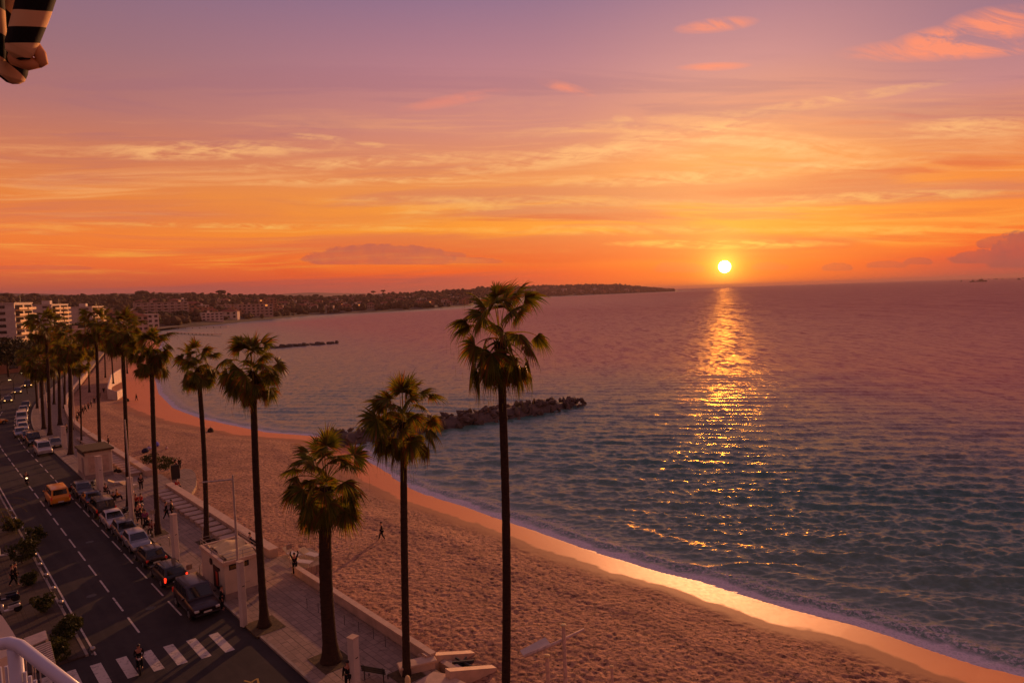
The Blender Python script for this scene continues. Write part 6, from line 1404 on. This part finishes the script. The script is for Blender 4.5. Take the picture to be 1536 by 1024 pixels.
# trees in the town
for k, (x, y, Y0, r_, h0, lab) in enumerate([(12, 556, 215, 8.5, 8, 'large dark umbrella pine in front of the apartment block end wall'), (36, 560, 225, 5.5, 7, 'smaller dark pine touching the large umbrella pine'), (-14, 560, 200, 8, 8, 'dark pine cut by the border, left of the umbrella pine'),
        (140, 500, 500, 9, 7, 'dark tree between the low town buildings'), (175, 484, 650, 11, 8, 'dark tree crown by the ochre block'), (230, 489, 660, 10, 6, 'dark tree at the edge of the beach head'), (108, 515, 430, 8, 7, 'dark round tree left of the low cream building'), (60, 545, 270, 6, 6, 'dark street tree by the shop row'), (250, 484, 740, 12, 8, 'dark broad tree below the hotel terraces'), (275, 482, 780, 13, 7, 'second dark tree below the hotel terraces')]):
    X, Y, _ = atY(x, y, Y0); make_tree('pine_tree', lab, 'tree', (X, Y, 0), h0, lobes_round(r_, h0, 9, 60+k, .55), 2600, .035*Y0**.5*.9, 60+k, M_PINE, tr=.35)
rg = np.random.RandomState(12); Vs, Fs, b = [], [], 0
for i in range(420):
    Y0 = rg.uniform(330, 900); x = rg.uniform(-150, 245 if Y0 > 600 else 150); X, Y, _ = atY(x, 480, Y0)
    if float(sdist([X], [Y])[0]) < 45: continue
    s_ = rg.uniform(2.5, 6); V, F = BL[i % 7]; Vs.append(V*np.array([s_, s_, s_*.8])+np.array([X, Y, s_*.6])); Fs.append(F+b); b += len(V)
tag(mesh_np('town_greenery', np.concatenate(Vs), np.concatenate(Fs), M_WOODS), 'dark greenery filling the gaps between the far town buildings', None, None, 'stuff')
# white beach ramp with rounded wall, far promenade clutter
rp = thing('beach_ramp', 'pale curved beach ramp wall beyond the seats, between palm trunks', 'ramp', (*G(172, 590), 0), RZ)
a_ = Vector((*G(172, 590), 0)); R3 = Matrix.Rotation(-RZ, 4, 'Z'); lp = lambda x, y, z=0: R3 @ (Vector((*G(x, y, 0), 0))-a_)
w1 = [lp(163, 592), lp(168, 574), lp(182, 566)]; m = MB(); n = 3
V = [p+Vector((0, 0, -2)) for p in w1]+[p+Vector((0, 0, z)) for p, z in zip(w1, (1.6, 2.3, 2.6))]; q = Vector((.35, .2, 0)); V += [p+q for p in V]
m.add(V, [(i, i+1, 3+i+1, 3+i) for i in range(2)]+[(6+i+1, 6+i, 9+i, 9+i+1) for i in range(2)]+[(3+i, 3+i+1, 9+i+1, 9+i) for i in range(2)]+[(0, 3, 9, 6), (2, 8, 11, 5)]); m.build('side_wall', M_WHITE, rp)
w2 = [lp(163, 592), lp(176, 593), lp(184, 586)]; m = MB(); V = [p+Vector((0, 0, -3)) for p in w2]+[p+Vector((0, 0, z)) for p, z in zip(w2, (1.5, .9, .5))]; V += [p+q for p in V]
m.add(V, [(i, i+1, 3+i+1, 3+i) for i in range(2)]+[(6+i+1, 6+i, 9+i, 9+i+1) for i in range(2)]+[(3+i, 3+i+1, 9+i+1, 9+i) for i in range(2)]+[(0, 3, 9, 6), (2, 8, 11, 5)]); m.build('front_wall', M_WHITE, rp)
# moored boats near the head of the bay and on the horizon
def boat(px, py, L, label, sail=False, lit=False, grp='small boats at the head of the bay'):
    x, y = G(px, py, SEA); t = thing('boat', label, 'boat', (x, y, SEA), px*.7, grp); m = MB(); V = []; st = 7
    for i in range(st):
        u = i/(st-1); w_ = L*.16*math.sin(min(1, .25+u*1.0)*PI*.62+.2)*(1-u**4); xx = (u-.45)*L; V += [(xx, -w_, L*.12+u*u*L*.04), (xx, -w_*.5, -.2), (xx, w_*.5, -.2), (xx, w_, L*.12+u*u*L*.04)]
    m.add(V, [(i*4+k, i*4+k+1, i*4+4+k+1, i*4+4+k) for i in range(st-1) for k in range(3)]+[(i*4+3, i*4, i*4+4, i*4+7) for i in range(st-1)]+[(0, 3, 2, 1)]); m.build('hull', M_FW2 if not lit else M_CANVAS, t)
    m = MB(); m.box(-L*.22, L*.12, -L*.09, L*.09, L*.11, L*.26, L*.02); m.build('cabin', M_FW2, t)
    m = MB(); m.tube([(0, 0, L*.1), (0, 0, L*(1.0 if sail else .45))], L*.012, 6); m.build('mast', M_BLACK, t)
for k, (px, py) in enumerate([(247, 486.5), (256, 487.5), (271, 486), (286, 485.5), (294, 484), (326, 482.5), (337, 480), (349, 480)]):
    boat(px, py, 8 if k % 2 else 11, ['golden lit boat leftmost at the bay head', 'small boat second at the bay head, beside a golden one', 'low boat between the two jetty ends', 'boat moored left of the small white block', 'boat moored in front of the small white block', 'boat lying right of the small white block', 'small boat before the long cream block', 'boat before the broad cream hotel'][k], sail=k % 3 == 0)
for k, (px, py, L) in enumerate([(1433, 420.0, 40), (1442, 422.6, 34), (1459, 423, 44), (1472, 422.6, 60), (1474, 419.6, 40), (1483, 419.4, 36), (1494, 419, 46), (1504, 418.6, 40), (1514, 418.2, 36), (1528, 419.6, 44), (1535, 417.8, 40)]):
    boat(px, py, L, ['tiny dark ship at the left end of the far fleet', 'tiny dark ship low in the second place of the far fleet', 'tiny ship third in the far fleet, in the lower line', 'largest dark ship of the far fleet, in the lower line', 'tiny ship directly above the largest one of the far fleet', 'tiny ship right of the first upper one in the far fleet', 'tiny ship in the middle of the upper line of the fleet', 'tiny ship right of the middle of the upper fleet line', 'tiny ship near the right of the upper fleet line', 'tiny low ship under the right end of the fleet', 'last tiny ship at the right border of the picture'][k], grp='ships far out near the horizon')
for o in [o for o in bpy.data.objects if o.get('group') == 'ships far out near the horizon']:
    for c in o.children: c.data.materials.clear(); c.data.materials.append(M_BLACK)

# ================================================================== the air itself
hz = MB(); hz.box(-27000, 27000, -3000, 27000, -8, 80); hm_ = bpy.data.materials.new('haze'); hm_.use_nodes = True; hn = NT(hm_.node_tree); hn.n.clear()
ho = hn.put('ShaderNodeOutputMaterial'); pv_ = hn.put('ShaderNodeVolumePrincipled'); hn.inp(pv_.inputs['Color'], (.94, .62, .58)); pv_.inputs['Density'].default_value = 7.0e-5; pv_.inputs['Anisotropy'].default_value = 0.0
hn.l.new(pv_.outputs[0], ho.inputs['Volume']); tag(hz.build('haze', hm_), 'thin mauve evening haze over the sea and the bay', None, None, 'stuff')
SC.cycles.volume_bounces = 0
